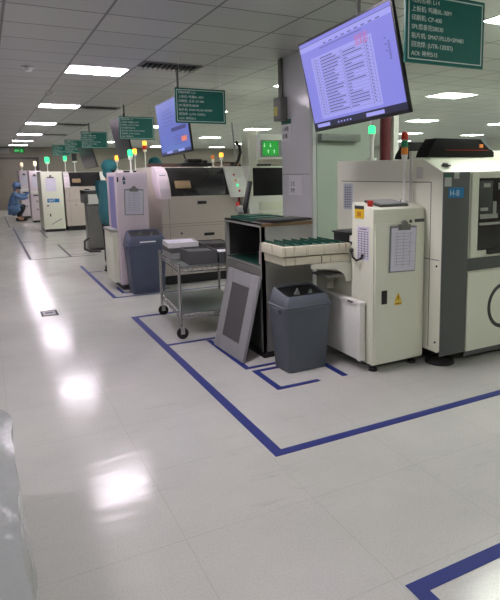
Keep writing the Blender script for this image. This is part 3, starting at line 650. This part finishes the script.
# ---------------------------------------------------------------- bins
def make_bin(loc, rz, m, w, d, hr, hl, label):
    t = thing('waste_bin', label, 'bin', loc, rz)
    # local: front at y=0, centred x
    def loop(ws, ds, z, r=0.03, n=4):
        pts = []
        for cx_, cy_, a0 in ((ws/2-r, ds-r, 0), (-ws/2+r, ds-r, 90), (-ws/2+r, r, 180), (ws/2-r, r, 270)):
            for i in range(n+1):
                a = math.radians(a0+90*i/n); pts.append((cx_+r*math.cos(a), cy_+r*math.sin(a)+(d-ds)/2, z))
        return pts
    def loft(loops, cap0=True, cap1=False):
        b = bmesh.new(); V = [[b.verts.new(p) for p in l] for l in loops]; n = len(V[0])
        for A, B in zip(V[:-1], V[1:]):
            for i in range(n): b.faces.new((A[i], A[(i+1) % n], B[(i+1) % n], B[i]))
        if cap0: b.faces.new(V[0][::-1])
        if cap1: b.faces.new(V[-1])
        mb = MB(); mb._add(b); return mb
    s = 0.79
    obj('body', loft([loop(w*s, d*s, 0.0), loop(w*s+0.006, d*s+0.006, 0.008), loop(w*0.96, d*0.96, hr-0.03), loop(w*0.96, d*0.96, hr)]), m, t)
    obj('rim', loft([loop(w*0.95, d*0.95, hr-0.03), loop(w, d, hr-0.026), loop(w, d, hr-0.004), loop(w*0.97, d*0.97, hr)], False, False), m, t)
    # lid: hood with a sloping rim, lower in front, and a dark swing flap inside
    hh = hl-hr
    def tl(l, zf, zb): return [(x, y, zf+(zb-zf)*min(1, max(0, y/d))) for x, y, z in l]
    ld = loft([loop(w*0.97, d*0.97, hr), tl(loop(w*0.95, d*0.93, 0), hr+hh*0.2, hr+hh*0.3), tl(loop(w*0.84, d*0.84, 0), hr+hh*0.50, hr+hh*0.95), tl(loop(w*0.78, d*0.76, 0), hr+hh*0.55, hr+hh*1.05), tl(loop(w*0.74, d*0.70, 0), hr+hh*0.45, hr+hh*0.98)], False, False)
    l_ = obj('lid', ld, m, t)
    fl = loft([tl(loop(w*0.745, d*0.705, 0), hr+hh*0.40, hr+hh*0.90), tl(loop(w*0.74, d*0.70, 0), hr+hh*0.45, hr+hh*0.94)], True, True)
    obj('swing_flap', fl, black, l_)
    bagm = mat('crumpled_bag', srgb(120, 126, 122), 0.5)
    obj('bag_corner', MB().prism([(-w*0.20, hr+hh*0.5), (-w*0.06, hr+hh*0.5), (-w*0.12, hr+hh*1.0)], 'y', d*0.30, d*0.36), bagm, l_)
    obj('bag_corner', MB().prism([(w*0.08, hr+hh*0.5), (w*0.20, hr+hh*0.5), (w*0.16, hr+hh*0.85)], 'y', d*0.30, d*0.36), bagm, l_)
    obj('side_latch', MB().box(-w/2-0.004, -w/2+0.012, d*0.3, d*0.7, hr-0.06, hr-0.025, 0.004), m, t)
    obj('side_latch', MB().box(w/2-0.012, w/2+0.004, d*0.3, d*0.7, hr-0.06, hr-0.025, 0.004), m, t)
    return t
make_bin((2.06, 3.605, 0), math.radians(2), binm, 0.425, 0.29, 0.515, 0.635, 'slate grey swing-lid waste bin in front of the steel cabinet')

# ---------------------------------------------------------------- trolley
t = thing('wire_trolley', 'chrome wire trolley with two shelves beside the leaning panel', 'trolley', (1.47, 4.95, 0), math.radians(-5.5))
TW, TL = 0.64, 1.0
for (x, y) in ((0, 0), (TW, 0), (0, TL), (TW, TL)):
    obj('post', MB().cyl((x, y, 0.10), (x, y, 0.70), 0.014, n=12), chrome, t)
    c = obj('caster', MB().cyl((x+0.01, y-0.014, 0.052), (x+0.01, y+0.014, 0.052), 0.052, n=24), rubber, t)
    obj('caster_fork', MB().box(x-0.008, x+0.028, y-0.022, y-0.016, 0.045, 0.108).box(x-0.008, x+0.028, y+0.016, y+0.022, 0.045, 0.108).box(x-0.012, x+0.03, y-0.022, y+0.022, 0.105, 0.112), steel, c)
for z in (0.655, 0.22):
    f_ = MB()
    for zz in (z, z-0.035):
        f_.cyl((0, 0, zz), (TW, 0, zz), 0.006, n=8).cyl((0, TL, zz), (TW, TL, zz), 0.006, n=8).cyl((0, 0, zz), (0, TL, zz), 0.006, n=8).cyl((TW, 0, zz), (TW, TL, zz), 0.006, n=8)
    n = 14
    for i in range(n): f_.cyl((i*TW/n+0.02, 0, z-0.017-0.017*(-1)**i), (i*TW/n+0.045, 0, z-0.017+0.017*(-1)**i), 0.003, n=6)
    for i in range(18): f_.cyl((0, i*TL/18+0.02, z-0.017-0.017*(-1)**i), (0, i*TL/18+0.05, z-0.017+0.017*(-1)**i), 0.003, n=6)
    for i in range(12): f_.cyl((0.03+i*0.058, 0, z), (0.03+i*0.058, TL, z), 0.003, n=6)
    obj('wire_shelf', f_, chrome, t)
obj('shelf_mat', MB().box(0.015, TW-0.015, 0.015, TL-0.015, 0.2265, 0.236, 0.002), greysheet, t)
obj('shelf_mat', MB().box(0.015, TW-0.015, 0.015, TL-0.015, 0.661, 0.669, 0.002), greysheet, t)
def tray_box(x, y, z, w, d, h, rz, m, label, lidm=None):
    t = thing('parts_tray', label, 'tray', (x, y, z), rz, 'stacked trays on the trolley')
    e = 0.008
    obj('tray_body', MB().box(-w/2, w/2, -d/2, d/2, 0, e).box(-w/2, -w/2+e, -d/2, d/2, e, h).box(w/2-e, w/2, -d/2, d/2, e, h).box(-w/2+e, w/2-e, -d/2, -d/2+e, e, h).box(-w/2+e, w/2-e, d/2-e, d/2, e, h), m, t)
    obj('contents', MB().box(-w/2+e+0.004, w/2-e-0.004, -d/2+e+0.004, d/2-e-0.004, e+0.0005, h*0.85, 0.004), lidm or m, t)
    return t
z0 = 0.67
tray_box(1.73, 5.16, z0, 0.27, 0.36, 0.125, -0.08, partsbox, 'large dark grey tray at the trolley front left')
tray_box(2.005, 5.13, z0, 0.24, 0.32, 0.10, -0.08, partsbox, 'dark grey tray at the trolley front right holding white packets', paper)
tray_box(1.70, 5.62, z0, 0.30, 0.40, 0.06, -0.08, mat('tray_grey', srgb(150, 152, 150), 0.5), 'pale grey tray, lowest of the left rear stack')
tray_box(1.69, 5.60, z0+0.0605, 0.28, 0.36, 0.05, -0.02, partsbox, 'dark tray, middle of the left rear stack')
tray_box(1.69, 5.60, z0+0.111, 0.30, 0.36, 0.05, -0.12, mat('tray_pale', srgb(205, 205, 205), 0.5), 'whitish tray, topmost of the left rear stack', paperv)
tray_box(2.02, 5.58, z0, 0.28, 0.40, 0.08, -0.08, partsbox, 'dark tray, lower one of the right rear pair', greysheet)
tray_box(2.02, 5.57, z0+0.0805, 0.28, 0.38, 0.05, -0.15, mat('tray_charcoal', srgb(60, 58, 58), 0.5), 'charcoal tray, upper one of the right rear pair')

# ---------------------------------------------------------------- second line
def make_loader(loc, w, d, h, m, label, detail='strip', rz=0):
    t = thing('board_loader', label, 'machine', loc, rz)
    obj('cabinet', MB().box(0, w, 0.0, d, 0.07, h, 0.012), m, t)
    obj('door', MB().box(0.012, w-0.012, -0.012, 0.0, 0.10, h-0.03, 0.004), m, t)
    obj('plinth', MB().box(0.03, w-0.02, 0.03, d-0.03, 0.0, 0.07), black, t)
    if detail == 'strip':
        obj('side_window', MB().box(-0.004, 0.001, 0.10, 0.45, 0.80, h-0.05), pale_strip, t)
        obj('side_cover', MB().box(-0.07, -0.002, 0.06, d, 0.10, 0.76, 0.006), cream, t)
        obj('cover_lip', MB().box(-0.08, -0.002, 0.05, d, 0.762, 0.80, 0.004), steel, t)
        obj('logo', MB().prism([(0.075, h-0.10), (0.10, h-0.04), (0.125, h-0.10)], 'y', -0.0145, -0.0115).box(0.085, 0.115, -0.0145, -0.0115, h-0.15, h-0.11), mat('logo_teal', srgb(60, 90, 110), 0.5), t)
        obj('button_row', MB().box(0.012, 0.03, -0.014, -0.011, h-0.12, h-0.06), inkd, t)
    else:
        obj('notice', MB().box(0.10*w/0.5, 0.34*w/0.5, -0.016, -0.012, h-0.52, h-0.17), paperv, t)
        obj('notice_clip', MB().box(0.14*w/0.5, 0.30*w/0.5, -0.022, -0.012, h-0.17, h-0.14).cyl((0.22*w/0.5, -0.02, h-0.12), (0.22*w/0.5, -0.012, h-0.12), 0.03), dgrey, t)
        if detail == 'logo':
            g = obj('name_plate', MB().box(0.12, 0.42, -0.016, -0.0115, h-0.82, h-0.72), blue_l, t)
            text('plate_lettering', 'SMT', 0.09, paper, g, (0.15, -0.0165, h-0.805))
            obj('door_slot', MB().box(0.10, 0.16, -0.016, -0.0115, h-0.92, h-0.89), inkd, t)
            obj('door_lock', MB().box(0.16, 0.19, -0.016, -0.0115, h-1.2, h-1.12), inkd, t)
            obj('script_mark', MB().prism([(0.18, 0.20), (0.19, 0.19), (0.45, 0.33), (0.44, 0.35)], 'y', -0.0135, -0.0115), ink, t)
        else:
            obj('door_slot', MB().box(0.08, 0.3, -0.016, -0.0115, h-0.80, h-0.76), inkd, t)
            obj('door_lock', MB().box(0.16, 0.2, -0.016, -0.0115, h-1.0, h-0.95), inkd, t)
            obj('door_lock', MB().box(0.16, 0.2, -0.016, -0.0115, 0.4, 0.45), inkd, t)
            obj('white_band', MB().box(0.0, w, -0.03, -0.012, h-0.72, h-0.64, 0.004), white, t)
    return t
pinkw = mat('pinkish_white_enamel', srgb(222, 210, 216), 0.38, noise=0.02)
make_loader((1.458, 7.5, 0), 0.40, 0.62, 1.53, pinkw, 'slim white loader cabinet with clipboard behind the blue bin')
clipboard((1.675, 7.486, 1.315), 0, 0.245, 0.335, 'clipboard on the slim white loader above the blue bin', 0.03)
bb = make_bin((1.735, 7.12, 0), math.radians(1), binblue, 0.50, 0.31, 0.63, 0.80, 'slate blue waste bin standing before the slim white loader')

obj('lid_label', MB().prism([(0.02, 0.685), (0.005, 0.655), (0.013, 0.652), (0.03, 0.68)], 'x', -0.10, 0.10), paper, bb)
def make_printer(loc, label, w=1.13):
    t = thing('solder_printer', label, 'machine', loc)
    D = 1.35
    prof = [(0.0, 0.13), (0.0, 1.19), (0.02, 1.30), (0.075, 1.42), (0.16, 1.52), (0.27, 1.58), (0.40, 1.60), (D, 1.60), (D, 0.13)]
    obj('body', MB().prism(prof, 'x', 0.0, w, 0.006), beige, t)
    side = [(y_-0.02 if y_ < 0.35 else y_, z_+0.008 if z_ > 1.2 else z_) for y_, z_ in prof[1:7]]
    side = [(-0.02, 1.17)] + side + [(0.40, 1.4), (0.2, 1.17)]
    c = obj('left_cheek', MB().prism(side, 'x', -0.01, 0.13, 0.006), pinkw, t)
    obj('red_switch', MB().box(0.02, 0.09, 0.055, 0.085, 1.40, 1.43, 0.004), redm, c)
    obj('cheek_mark', MB().box(0.02, 0.10, 0.10, 0.125, 1.475, 1.49), ink, c)
    win = MB()
    wp = [(-0.006, 1.205), (0.014, 1.305), (0.069, 1.425), (0.155, 1.526), (0.265, 1.586), (0.265, 1.57), (0.165, 1.51), (0.08, 1.41), (0.026, 1.295), (0.004, 1.205)]
    wd = obj('smoked_window', MB().prism(wp, 'x', 0.14, w-0.12), glassd, t)
    it = MB().box(0.20, 0.42, 0.02, 0.03, 1.30, 1.42, 0.01, rot=Matrix.Rotation(-0.5, 3, 'X')); 
    obj('inner_part', it, mat('inner_beige', srgb(150, 128, 96), 0.5), wd)
    obj('seam', MB().box(0.0, w, -0.003, 0.001, 0.83, 0.836).box(0.0, w, -0.003, 0.001, 0.795, 0.80).box(0.10, 0.106, -0.003, 0.001, 0.15, 1.19), mat('seam_brown', srgb(140, 132, 122), 0.7), t)
    obj('recessed_handle', MB().box(0.50, 0.63, -0.006, 0.002, 1.09, 1.13, 0.004), black, t)
    obj('recessed_handle', MB().box(0.58, 0.73, -0.006, 0.002, 0.65, 0.69, 0.004), black, t)
    obj('lock', MB().cyl((0.26, -0.008, 0.70), (0.26, 0.0, 0.70), 0.016), dgrey, t)
    obj('dark_base', MB().box(0.03, w-0.03, 0.05, D-0.05, 0.0, 0.13), black, t)
    # tilted control panel on the right
    pr_ = [(-0.13, 1.17), (-0.10, 1.17), (0.14, 1.58), (0.10, 1.60)]
    cp = obj('control_panel', MB().prism(pr_, 'x', w-0.19, w+0.09, 0.004), white, t)
    dn = Vector((0, -0.43, -0.23)); 
    def onp(u, v, r, m, nm):   # u along x, v along slope 0..1
        y_ = -0.13+0.23*v; z_ = 1.17+0.43*v; n_ = Vector((0, -0.88, 0.47))
        p0 = Vector((w-0.19+u, y_, z_)); obj(nm, MB().cyl(p0-n_*0.002, p0+n_*0.012, r, r*0.8, n=12), m, cp)
    onp(0.12, 0.72, 0.016, redm, 'button'); onp(0.13, 0.54, 0.016, lampoff_o, 'button'); onp(0.14, 0.38, 0.018, lamp_g, 'button'); onp(0.15, 0.2, 0.016, redm, 'button')
    obj('panel_stem', MB().cyl((w-0.03, -0.02, 1.05), (w-0.03, -0.05, 1.17), 0.02).box(w-0.06, w, -0.04, 0.0, 1.0, 1.06, 0.005), redcol, t)
    return t
pB = make_printer((2.03, 7.5, 0), 'beige printing machine with curved smoked window behind the trolley')
dup(pB, (2.45, 12.2, 0), 'beige printing machine of the third line, mostly hidden')
# far printer with flat front on fourth line
pD = dup(pB, (1.88, 16.6, 0), 'far beige machine with dark window right of the loader with the logo')

make_loader((1.295, 16.6, 0), 0.54, 1.2, 1.61, cream, 'far cream loader with notice and blue name plate', 'logo')
make_loader((1.24, 20.2, 0), 0.36, 0.7, 1.66, pinkw, 'far narrow pinkish loader left of the loader with the logo', 'plain')
make_loader((1.07, 22.6, 0), 0.36, 1.2, 1.70, pinkw, 'farthest narrow loader by the crouching person', 'plain')

# screens machine behind the pillar
t = thing('inspection_machine', 'white inspection machine with green display, left of the pillar', 'machine', (3.34, 7.6, 0))
obj('body', MB().box(0, 0.95, 0, 1.2, 0.08, 1.60, 0.01), white, t)
obj('tower', MB().box(0.03, 0.17, 0.02, 0.30, 1.60, 2.10, 0.01), cream, t)
m_ = obj('display_box', MB().box(0.145, 0.56, -0.10, 0.02, 1.70, 2.05, 0.008), white, t)
obj('display', MB().box(0.16, 0.545, -0.104, -0.099, 1.73, 1.97), mat('display_bezel', srgb(150, 155, 155), 0.4), m_)
obj('green_screen', MB().box(0.19, 0.445, -0.1065, -0.103, 1.745, 1.955), scr_green, m_, smooth=False)
for (x, z, sg) in ((0.22, 1.90, -1), (0.315, 1.90, -1), (0.28, 1.80, 1), (0.375, 1.80, 1)):
    ar = MB().box(x-0.006, x+0.006, -0.1085, -0.106, z-0.02, z+0.02).prism([(x-0.018, z+sg*0.012), (x+0.018, z+sg*0.012), (x, z+sg*0.036)], 'y', -0.1085, -0.106)
    obj('arrow_symbol', ar, scr_arrow, m_, smooth=False)
obj('black_window', MB().box(0.07, 0.60, -0.008, 0.0, 1.17, 1.575, 0.003), mat('dark_display', (0.004, 0.004, 0.005), 0.35, spec=0.25), t)
obj('window_trim', MB().box(0.03, 0.63, -0.012, 0.0, 1.576, 1.595).box(0.03, 0.068, -0.012, 0, 1.15, 1.576), cream, t)
obj('top_slot', MB().box(0.14, 0.36, -0.03, 0.0, 1.60, 1.63), black, t)
obj('lower_ledge', MB().box(0.17, 0.7, -0.06, 0, 0.90, 0.93, 0.004).box(0.17, 0.7, -0.03, 0, 0.96, 1.08, 0.004), cream, t)
obj('plinth', MB().box(0.03, 0.92, 0.05, 1.1, 0, 0.08), black, t)
t = thing('swivel_monitor', 'grey monitor seen edge-on above the curved machine, left of the green display', 'monitor', (3.24, 7.85, 1.60))
obj('housing', MB().box(-0.016, 0.012, -0.2, 0.2, 0.10, 0.62, 0.008, rot=Matrix.Rotation(-0.07, 3, 'Y')), grey_d, t)
obj('arm', MB().tube([(0.02, 0, 0.36), (0.07, 0, 0.30), (0.09, 0, 0.20), (0.05, 0, 0.08), (0.0, 0, 0.01)], 0.022).cyl((0, 0, 0), (0, 0, 0.02), 0.05), black, t)
t.rotation_euler = (0, 0, -0.40)
stack_light('lit orange lamp on the curved machine, the brighter of two', 3.13, 8.1, 1.60, 1.80, [lamp_o], r=0.032)
stack_light('dim orange lamp on the curved machine, left of the brighter one', 3.03, 8.2, 1.60, 1.77, [lampoff_o], r=0.025)
o = obj('equipment_case', MB().box(-0.22, 0.24, -0.12, 0.12, 0, 0.06, 0.01).box(-0.12, 0.10, -0.10, 0.10, 0.06, 0.12, 0.02).box(0.14, 0.2, -0.05, 0.05, 0.06, 0.10, 0.01).cyl((-0.14, -0.05, 0.12), (-0.17, -0.06, 0.19), 0.012), black, label='black equipment heap on top of the curved machine', cat='equipment'); o.location = (2.75, 8.25, 1.601)
o = obj('cable_tray', MB().box(-0.6, 0.7, -0.06, 0.06, 0, 0.03, 0.004).box(-0.6, 0.7, -0.06, -0.05, 0.03, 0.06).box(-0.6, 0.7, 0.05, 0.06, 0.03, 0.06), mat('brown_red_tray', srgb(92, 70, 66), 0.5), label='brownish cable tray along the back of the curved machine top', cat='cable tray'); o.location = (2.75, 8.6, 1.601)

stack_light('lit green signal light behind the slim white loader', 1.77, 8.0, 1.53, 1.83, [lamp_g], r=0.034, h=0.08)
stack_light('orange signal light over the third line machine, left of the blue monitor', 3.08, 12.5, 1.60, 2.21, [lamp_o, lampoff_r], r=0.045, h=0.09)
stack_light('orange signal light left of the taller one on the third line', 2.86, 12.5, 1.60, 2.04, [lamp_o], r=0.045, h=0.1)
stack_light('small orange signal light on the third line near the teal cap', 2.5, 12.6, 1.60, 1.90, [lamp_o], r=0.04, h=0.09)
stack_light('green signal light above the far loader with the logo', 1.52, 17.0, 1.61, 2.0, [lamp_g], r=0.06, h=0.14)
stack_light('green signal light on the far beige machine', 2.0, 17.2, 1.60, 2.03, [lamp_g], r=0.045, h=0.11)
stack_light('dark unlit signal light on the far beige machine', 2.25, 17.2, 1.605, 2.1, [black], r=0.07, h=0.2)
stack_light('pale signal light on the far narrow pinkish loader', 1.47, 20.6, 1.66, 1.97, [mat('lamp_pale', srgb(250, 220, 180), 0.3, emit=(1, .75, .5), es=1.0)], r=0.05, h=0.12)
stack_light('pale signal light on the farthest narrow loader', 1.2, 23.0, 1.70, 1.97, [mat('lamp_pale')] if False else [MATS['lamp_pale']], r=0.05, h=0.12)

# pedestal
t = thing('steel_pedestal', 'grey steel pedestal with a white box head and hose, centre aisle distance', 'pedestal', (1.7, 11.95, 0))
obj('column', MB().box(0.04, 0.38, 0, 0.35, 0.03, 0.98, 0.01), steeld, t)
obj('head_box', MB().box(0.04, 0.45, -0.12, 0.4, 0.93, 1.13, 0.01), white, t)
obj('dark_top', MB().box(-0.02, 0.47, -0.14, 0.42, 1.13, 1.20, 0.01).box(-0.02, 0.05, -0.14, 0.42, 0.95, 1.2, 0.01), dgrey, t)
obj('base', MB().box(0, 0.45, -0.05, 0.4, 0, 0.03, 0.004), black, t)
obj('hose', MB().tube([(0.03, -0.02, 0.25), (-0.06, -0.08, 0.2), (-0.08, -0.2, 0.06), (0.0, -0.3, 0.02), (0.2, -0.34, 0.02)], 0.022), black, t)

# exit sign
t = thing('exit_sign', 'lit green emergency exit sign above the far door', 'exit sign', (1.45, RY1-0.05, 2.52))
obj('housing', MB().box(-0.22, 0.22, 0, 0.045, 0, 0.26, 0.01), dgrey, t)
obj('lit_face', MB().box(-0.205, 0.205, -0.004, 0.0, 0.02, 0.24), mat('exit_dark_green', srgb(10, 60, 30), 0.4, emit=srgb(10, 90, 40), es=0.6), t)
obj('arrow_and_figure', MB().prism([(-0.20, 0.12), (-0.12, 0.19), (-0.12, 0.15), (0.0, 0.15), (0.0, 0.09), (-0.12, 0.09), (-0.12, 0.05)], 'y', -0.008, -0.004).prism([(0.03, 0.04), (0.08, 0.12), (0.06, 0.17), (0.1, 0.2), (0.16, 0.13), (0.12, 0.11), (0.17, 0.04), (0.13, 0.04), (0.1, 0.09), (0.07, 0.04)], 'y', -0.008, -0.004), exitm, t)
o = obj('wall_plate', MB().box(-0.2, 0.2, -0.02, -0.002, 0, 0.22, 0.004), mat('plate_grey', srgb(150, 150, 150), 0.5), label='pale plate on the back wall left of the exit sign', cat='wall plate'); o.location = (0.85, RY1, 2.52)

# ---------------------------------------------------------------- people
def skin_obj(name, J, E, m, parent, sub=1, root=0):
    me = bpy.data.meshes.new(name); me.from_pydata([j[0] for j in J], E, [])
    o = bpy.data.objects.new(name, me); COL.objects.link(o); o.parent = parent
    sk = o.modifiers.new('skin', 'SKIN'); sk.use_smooth_shade = True
    for i, j in enumerate(J):
        r = j[1]; me.skin_vertices[0].data[i].radius = r if isinstance(r, tuple) else (r, r)
        me.skin_vertices[0].data[i].use_root = (i == root)
    ss = o.modifiers.new('sub', 'SUBSURF'); ss.levels = sub; ss.render_levels = sub
    me.materials.append(m); return o
def person(loc, rz, pose, cloth, cap, label):
    t = thing('person', label, 'person', loc, rz)
    # faces local +x ; sagittal plane xz
    if pose == 'squat':
        pel, chest, neck, head = (-0.10, 0, 0.36), (0.0, 0, 0.80), (0.05, 0, 0.93), (0.10, 0, 1.07)
        hip = lambda s: (-0.09, s*0.10, 0.34); knee = lambda s: (0.26, s*0.15, 0.46+0.03*s); ank = lambda s: (0.06, s*0.15, 0.09); toe = lambda s: (0.26, s*0.17, 0.035)
        sho = lambda s: (0.01, s*0.17, 0.84); elb = lambda s: (0.26, s*0.20, 0.74+0.04*s); wri = lambda s: (0.44, s*0.12, 0.84+0.08*s)
    else:
        pel, chest, neck, head = (0, 0, 0.90), (0.02, 0, 1.28), (0.03, 0, 1.44), (0.06, 0, 1.57)
        hip = lambda s: (0, s*0.09, 0.88); knee = lambda s: (0.02, s*0.10, 0.48); ank = lambda s: (-0.01, s*0.10, 0.09); toe = lambda s: (0.15, s*0.11, 0.035)
        sho = lambda s: (0.01, s*0.17, 1.36); elb = lambda s: (0.03, s*0.23, 1.08); wri = lambda s: (0.22, s*0.19, 1.02)
    J = [(pel, (0.10, 0.08)), (tuple((Vector(pel)+Vector(chest))/2), (0.09, 0.07)), (chest, (0.09, 0.07)), (neck, 0.045), (head, (0.085, 0.095)), (tuple(Vector(head)+Vector((0.01, 0, 0.09))), (0.075, 0.08))]
    E = [(0, 1), (1, 2), (2, 3), (3, 4), (4, 5)]
    nb = len(J); J.append((tuple(Vector(head)+Vector((0.10, 0, 0.0))), 0.014)); E.append((4, nb))
    for s in (-1, 1):
        a = len(J)
        J += [(sho(s), 0.04), (elb(s), 0.034), (wri(s), 0.026)]; E += [(2, a), (a, a+1), (a+1, a+2)]
        d = (Vector(wri(s))-Vector(elb(s))).normalized(); side = Vector((0, 1, 0)); pc = Vector(wri(s))+d*0.05
        k = len(J); J.append((tuple(pc), (0.03, 0.016))); E.append((a+2, k))
        for f_ in range(4):
            q = len(J); base = pc+d*0.035+side*(f_-1.5)*0.019; ln = (0.052, 0.065, 0.06, 0.045)[f_]
            J += [(tuple(base), 0.008), (tuple(base+d*ln*0.6+Vector((0, 0, -0.006))), 0.007), (tuple(base+d*ln+Vector((0, 0, -0.024))), 0.006)]; E += [(k, q), (q, q+1), (q+1, q+2)]
        q = len(J); J += [(tuple(Vector(wri(s))+d*0.035-side*s*0.03), 0.009), (tuple(Vector(wri(s))+d*0.075-side*s*0.042), 0.008)]; E += [(a+2, q), (q, q+1)]
        l = len(J); J += [(hip(s), 0.07), (knee(s), 0.05), (ank(s), 0.038), (toe(s), 0.03)]; E += [(0, l), (l, l+1), (l+1, l+2), (l+2, l+3)]
    skin_obj('body', J, E, skin, t)
    # smock: torso, sleeves, skirt over thighs
    C = [(pel, (0.18, 0.17)), (tuple((Vector(pel)+Vector(chest))/2), (0.18, 0.17)), (chest, (0.185, 0.155)), (tuple(Vector(neck)+Vector((0, 0, -0.03))), 0.075)]
    EC = [(0, 1), (1, 2), (2, 3)]
    for s in (-1, 1):
        a = len(C); w1 = Vector(elb(s)).lerp(Vector(wri(s)), 0.9)
        C += [(sho(s), 0.085), (elb(s), 0.066), (tuple(w1), 0.045)]; EC += [(2, a), (a, a+1), (a+1, a+2)]
        l = len(C); kk = Vector(hip(s)).lerp(Vector(knee(s)), 0.85 if pose == 'squat' else 0.45)
        C += [(hip(s), 0.14), (tuple(kk), 0.135 if pose == 'squat' else 0.12)]; EC += [(0, l), (l, l+1)]
        if pose == 'squat': C.append(((0.02, s*0.13, 0.17), 0.12)); EC.append((l, l+2))
    skin_obj('smock', C, EC, cloth, t)
    T = [(tuple((Vector(hip(-1))+Vector(hip(1)))/2), 0.10)]; ET = []
    for s in (-1, 1):
        l = len(T); T += [(hip(s), 0.098), (knee(s), 0.075), (tuple(Vector(ank(s))+Vector((0, 0, 0.03))), 0.055)]; ET += [(0, l), (l, l+1), (l+1, l+2)]
    skin_obj('trousers', T, ET, trous, t)
    for s in (-1, 1):
        sh_ = MB(); A, B = Vector(ank(s)), Vector(toe(s))
        sh_.box(A.x-0.05, B.x+0.05, A.y-0.045, A.y+0.045, 0.0, 0.03, 0.01).sph((B.x-0.02, A.y, 0.04), 0.045, (1.6, 1, 0.8)).sph((A.x, A.y, 0.06), 0.05, (1.1, 0.95, 1.1))
        obj('shoe', sh_, rubber, t)
    h = Vector(head)
    cp = MB().sph(h+Vector((-0.02, 0, 0.06)), 0.115, (1.05, 0.98, 0.95), 18).sph(h+Vector((-0.055, 0, -0.03)), 0.085, (0.75, 1.05, 1.15), 14)
    cp.prism([(h.x+0.06, h.z+0.05), (h.x+0.15, h.z+0.045), (h.x+0.06, h.z+0.065)], 'y', -0.06, 0.06)
    obj('cap', cp, cap, t)
    fm_ = obj('face_mask', MB().sph(h+Vector((0.065, 0, -0.025)), 0.055, (0.75, 1.05, 0.8), 12), mat('dark_mask', srgb(56, 60, 72), 0.8) if pose == 'squat' else white, t)
    obj('eye', MB().sph(h+Vector((0.083, -0.032, 0.025)), 0.010, n=8), black, t); obj('eye', MB().sph(h+Vector((0.083, 0.032, 0.025)), 0.010, n=8), black, t)
    obj('hair', MB().sph(h+Vector((-0.02, 0, 0.015)), 0.098, (0.95, 1.0, 0.8), 14), hairm, t)
    return t
pp_ = person((0.83, 21.5, 0), math.radians(-12), 'squat', smockb, mat('blue_cap_cloth', srgb(84, 112, 150), 0.8), 'person crouching in blue smock and cap at the farthest loader')
pp_.scale = (1.06, 1.06, 1.06)
p2 = person((1.65, 9.1, 0), math.radians(25), 'stand', smockt, capt, 'person in teal smock and cap standing behind the slim white loader')
p3 = person((2.78, 10.7, 0), math.radians(-60), 'stand', smockt, capt, 'person whose teal cap shows above the curved beige machine')
p2.scale = (1.0, 1.0, 1.0); p3.scale = (1.05, 1.05, 1.05)

# ---------------------------------------------------------------- plastic covered goods at left
def drape():
    b = bmesh.new(); ny, nz = 60, 24; x_in = -0.9; zt = 0.44; rnd = random.Random(11)
    import math as mm
    def sx(y, z):
        return 0.012+0.03*(1-z/zt)**2+0.004*mm.sin(y*9+3*z)+0.003*mm.sin(y*21-9*z)+0.003*mm.sin(z*22+y*4)
    rows = []
    y0, y1 = 0.75, 2.85
    for i in range(ny+1):
        y = y0+(y1-y0)*i/ny; row = []
        end = max(0, (i-ny+5)/5.0); 
        for k in range(nz+1):
            z = 0.002+zt*k/nz; row.append(b.verts.new((sx(y, z)-end*end*0.05, y, z)))
        for k in range(1, 9):
            x = -0.1*k-0.02; row.append(b.verts.new((x, y, zt+0.02+0.012*mm.sin(y*9+x*14)+0.008*mm.sin(x*31+y*5))))
        rows.append(row)
    for A, B in zip(rows[:-1], rows[1:]):
        for k in range(len(A)-1): b.faces.new((A[k], B[k], B[k+1], A[k+1]))
    # far end and near end closed down to the floor
    for R_, yy in ((rows[-1], y1+0.01), (rows[0], y0-0.01)):
        low = [b.verts.new((v.co.x, yy, 0.002)) for v in R_[nz:]]
        for k in range(len(low)-1): b.faces.new((R_[nz+k], R_[nz+k+1], low[k+1], low[k]))
        for k in range(nz): pass
    mb = MB(); mb._add(b); return mb
t = thing('covered_pallet', 'goods under a crinkled translucent plastic cover at the lower left edge', 'covered goods', (0, 1.9, 0))
mb = drape()
for v in mb.bm.verts: v.co.y -= 1.9
obj('plastic_cover', mb, plasticw, t)
obj('carton', MB().box(-0.85, -0.06, -1.1, 0.88, 0.0, 0.43, 0.01), mat('pale_carton', srgb(190, 190, 182), 0.7), t)
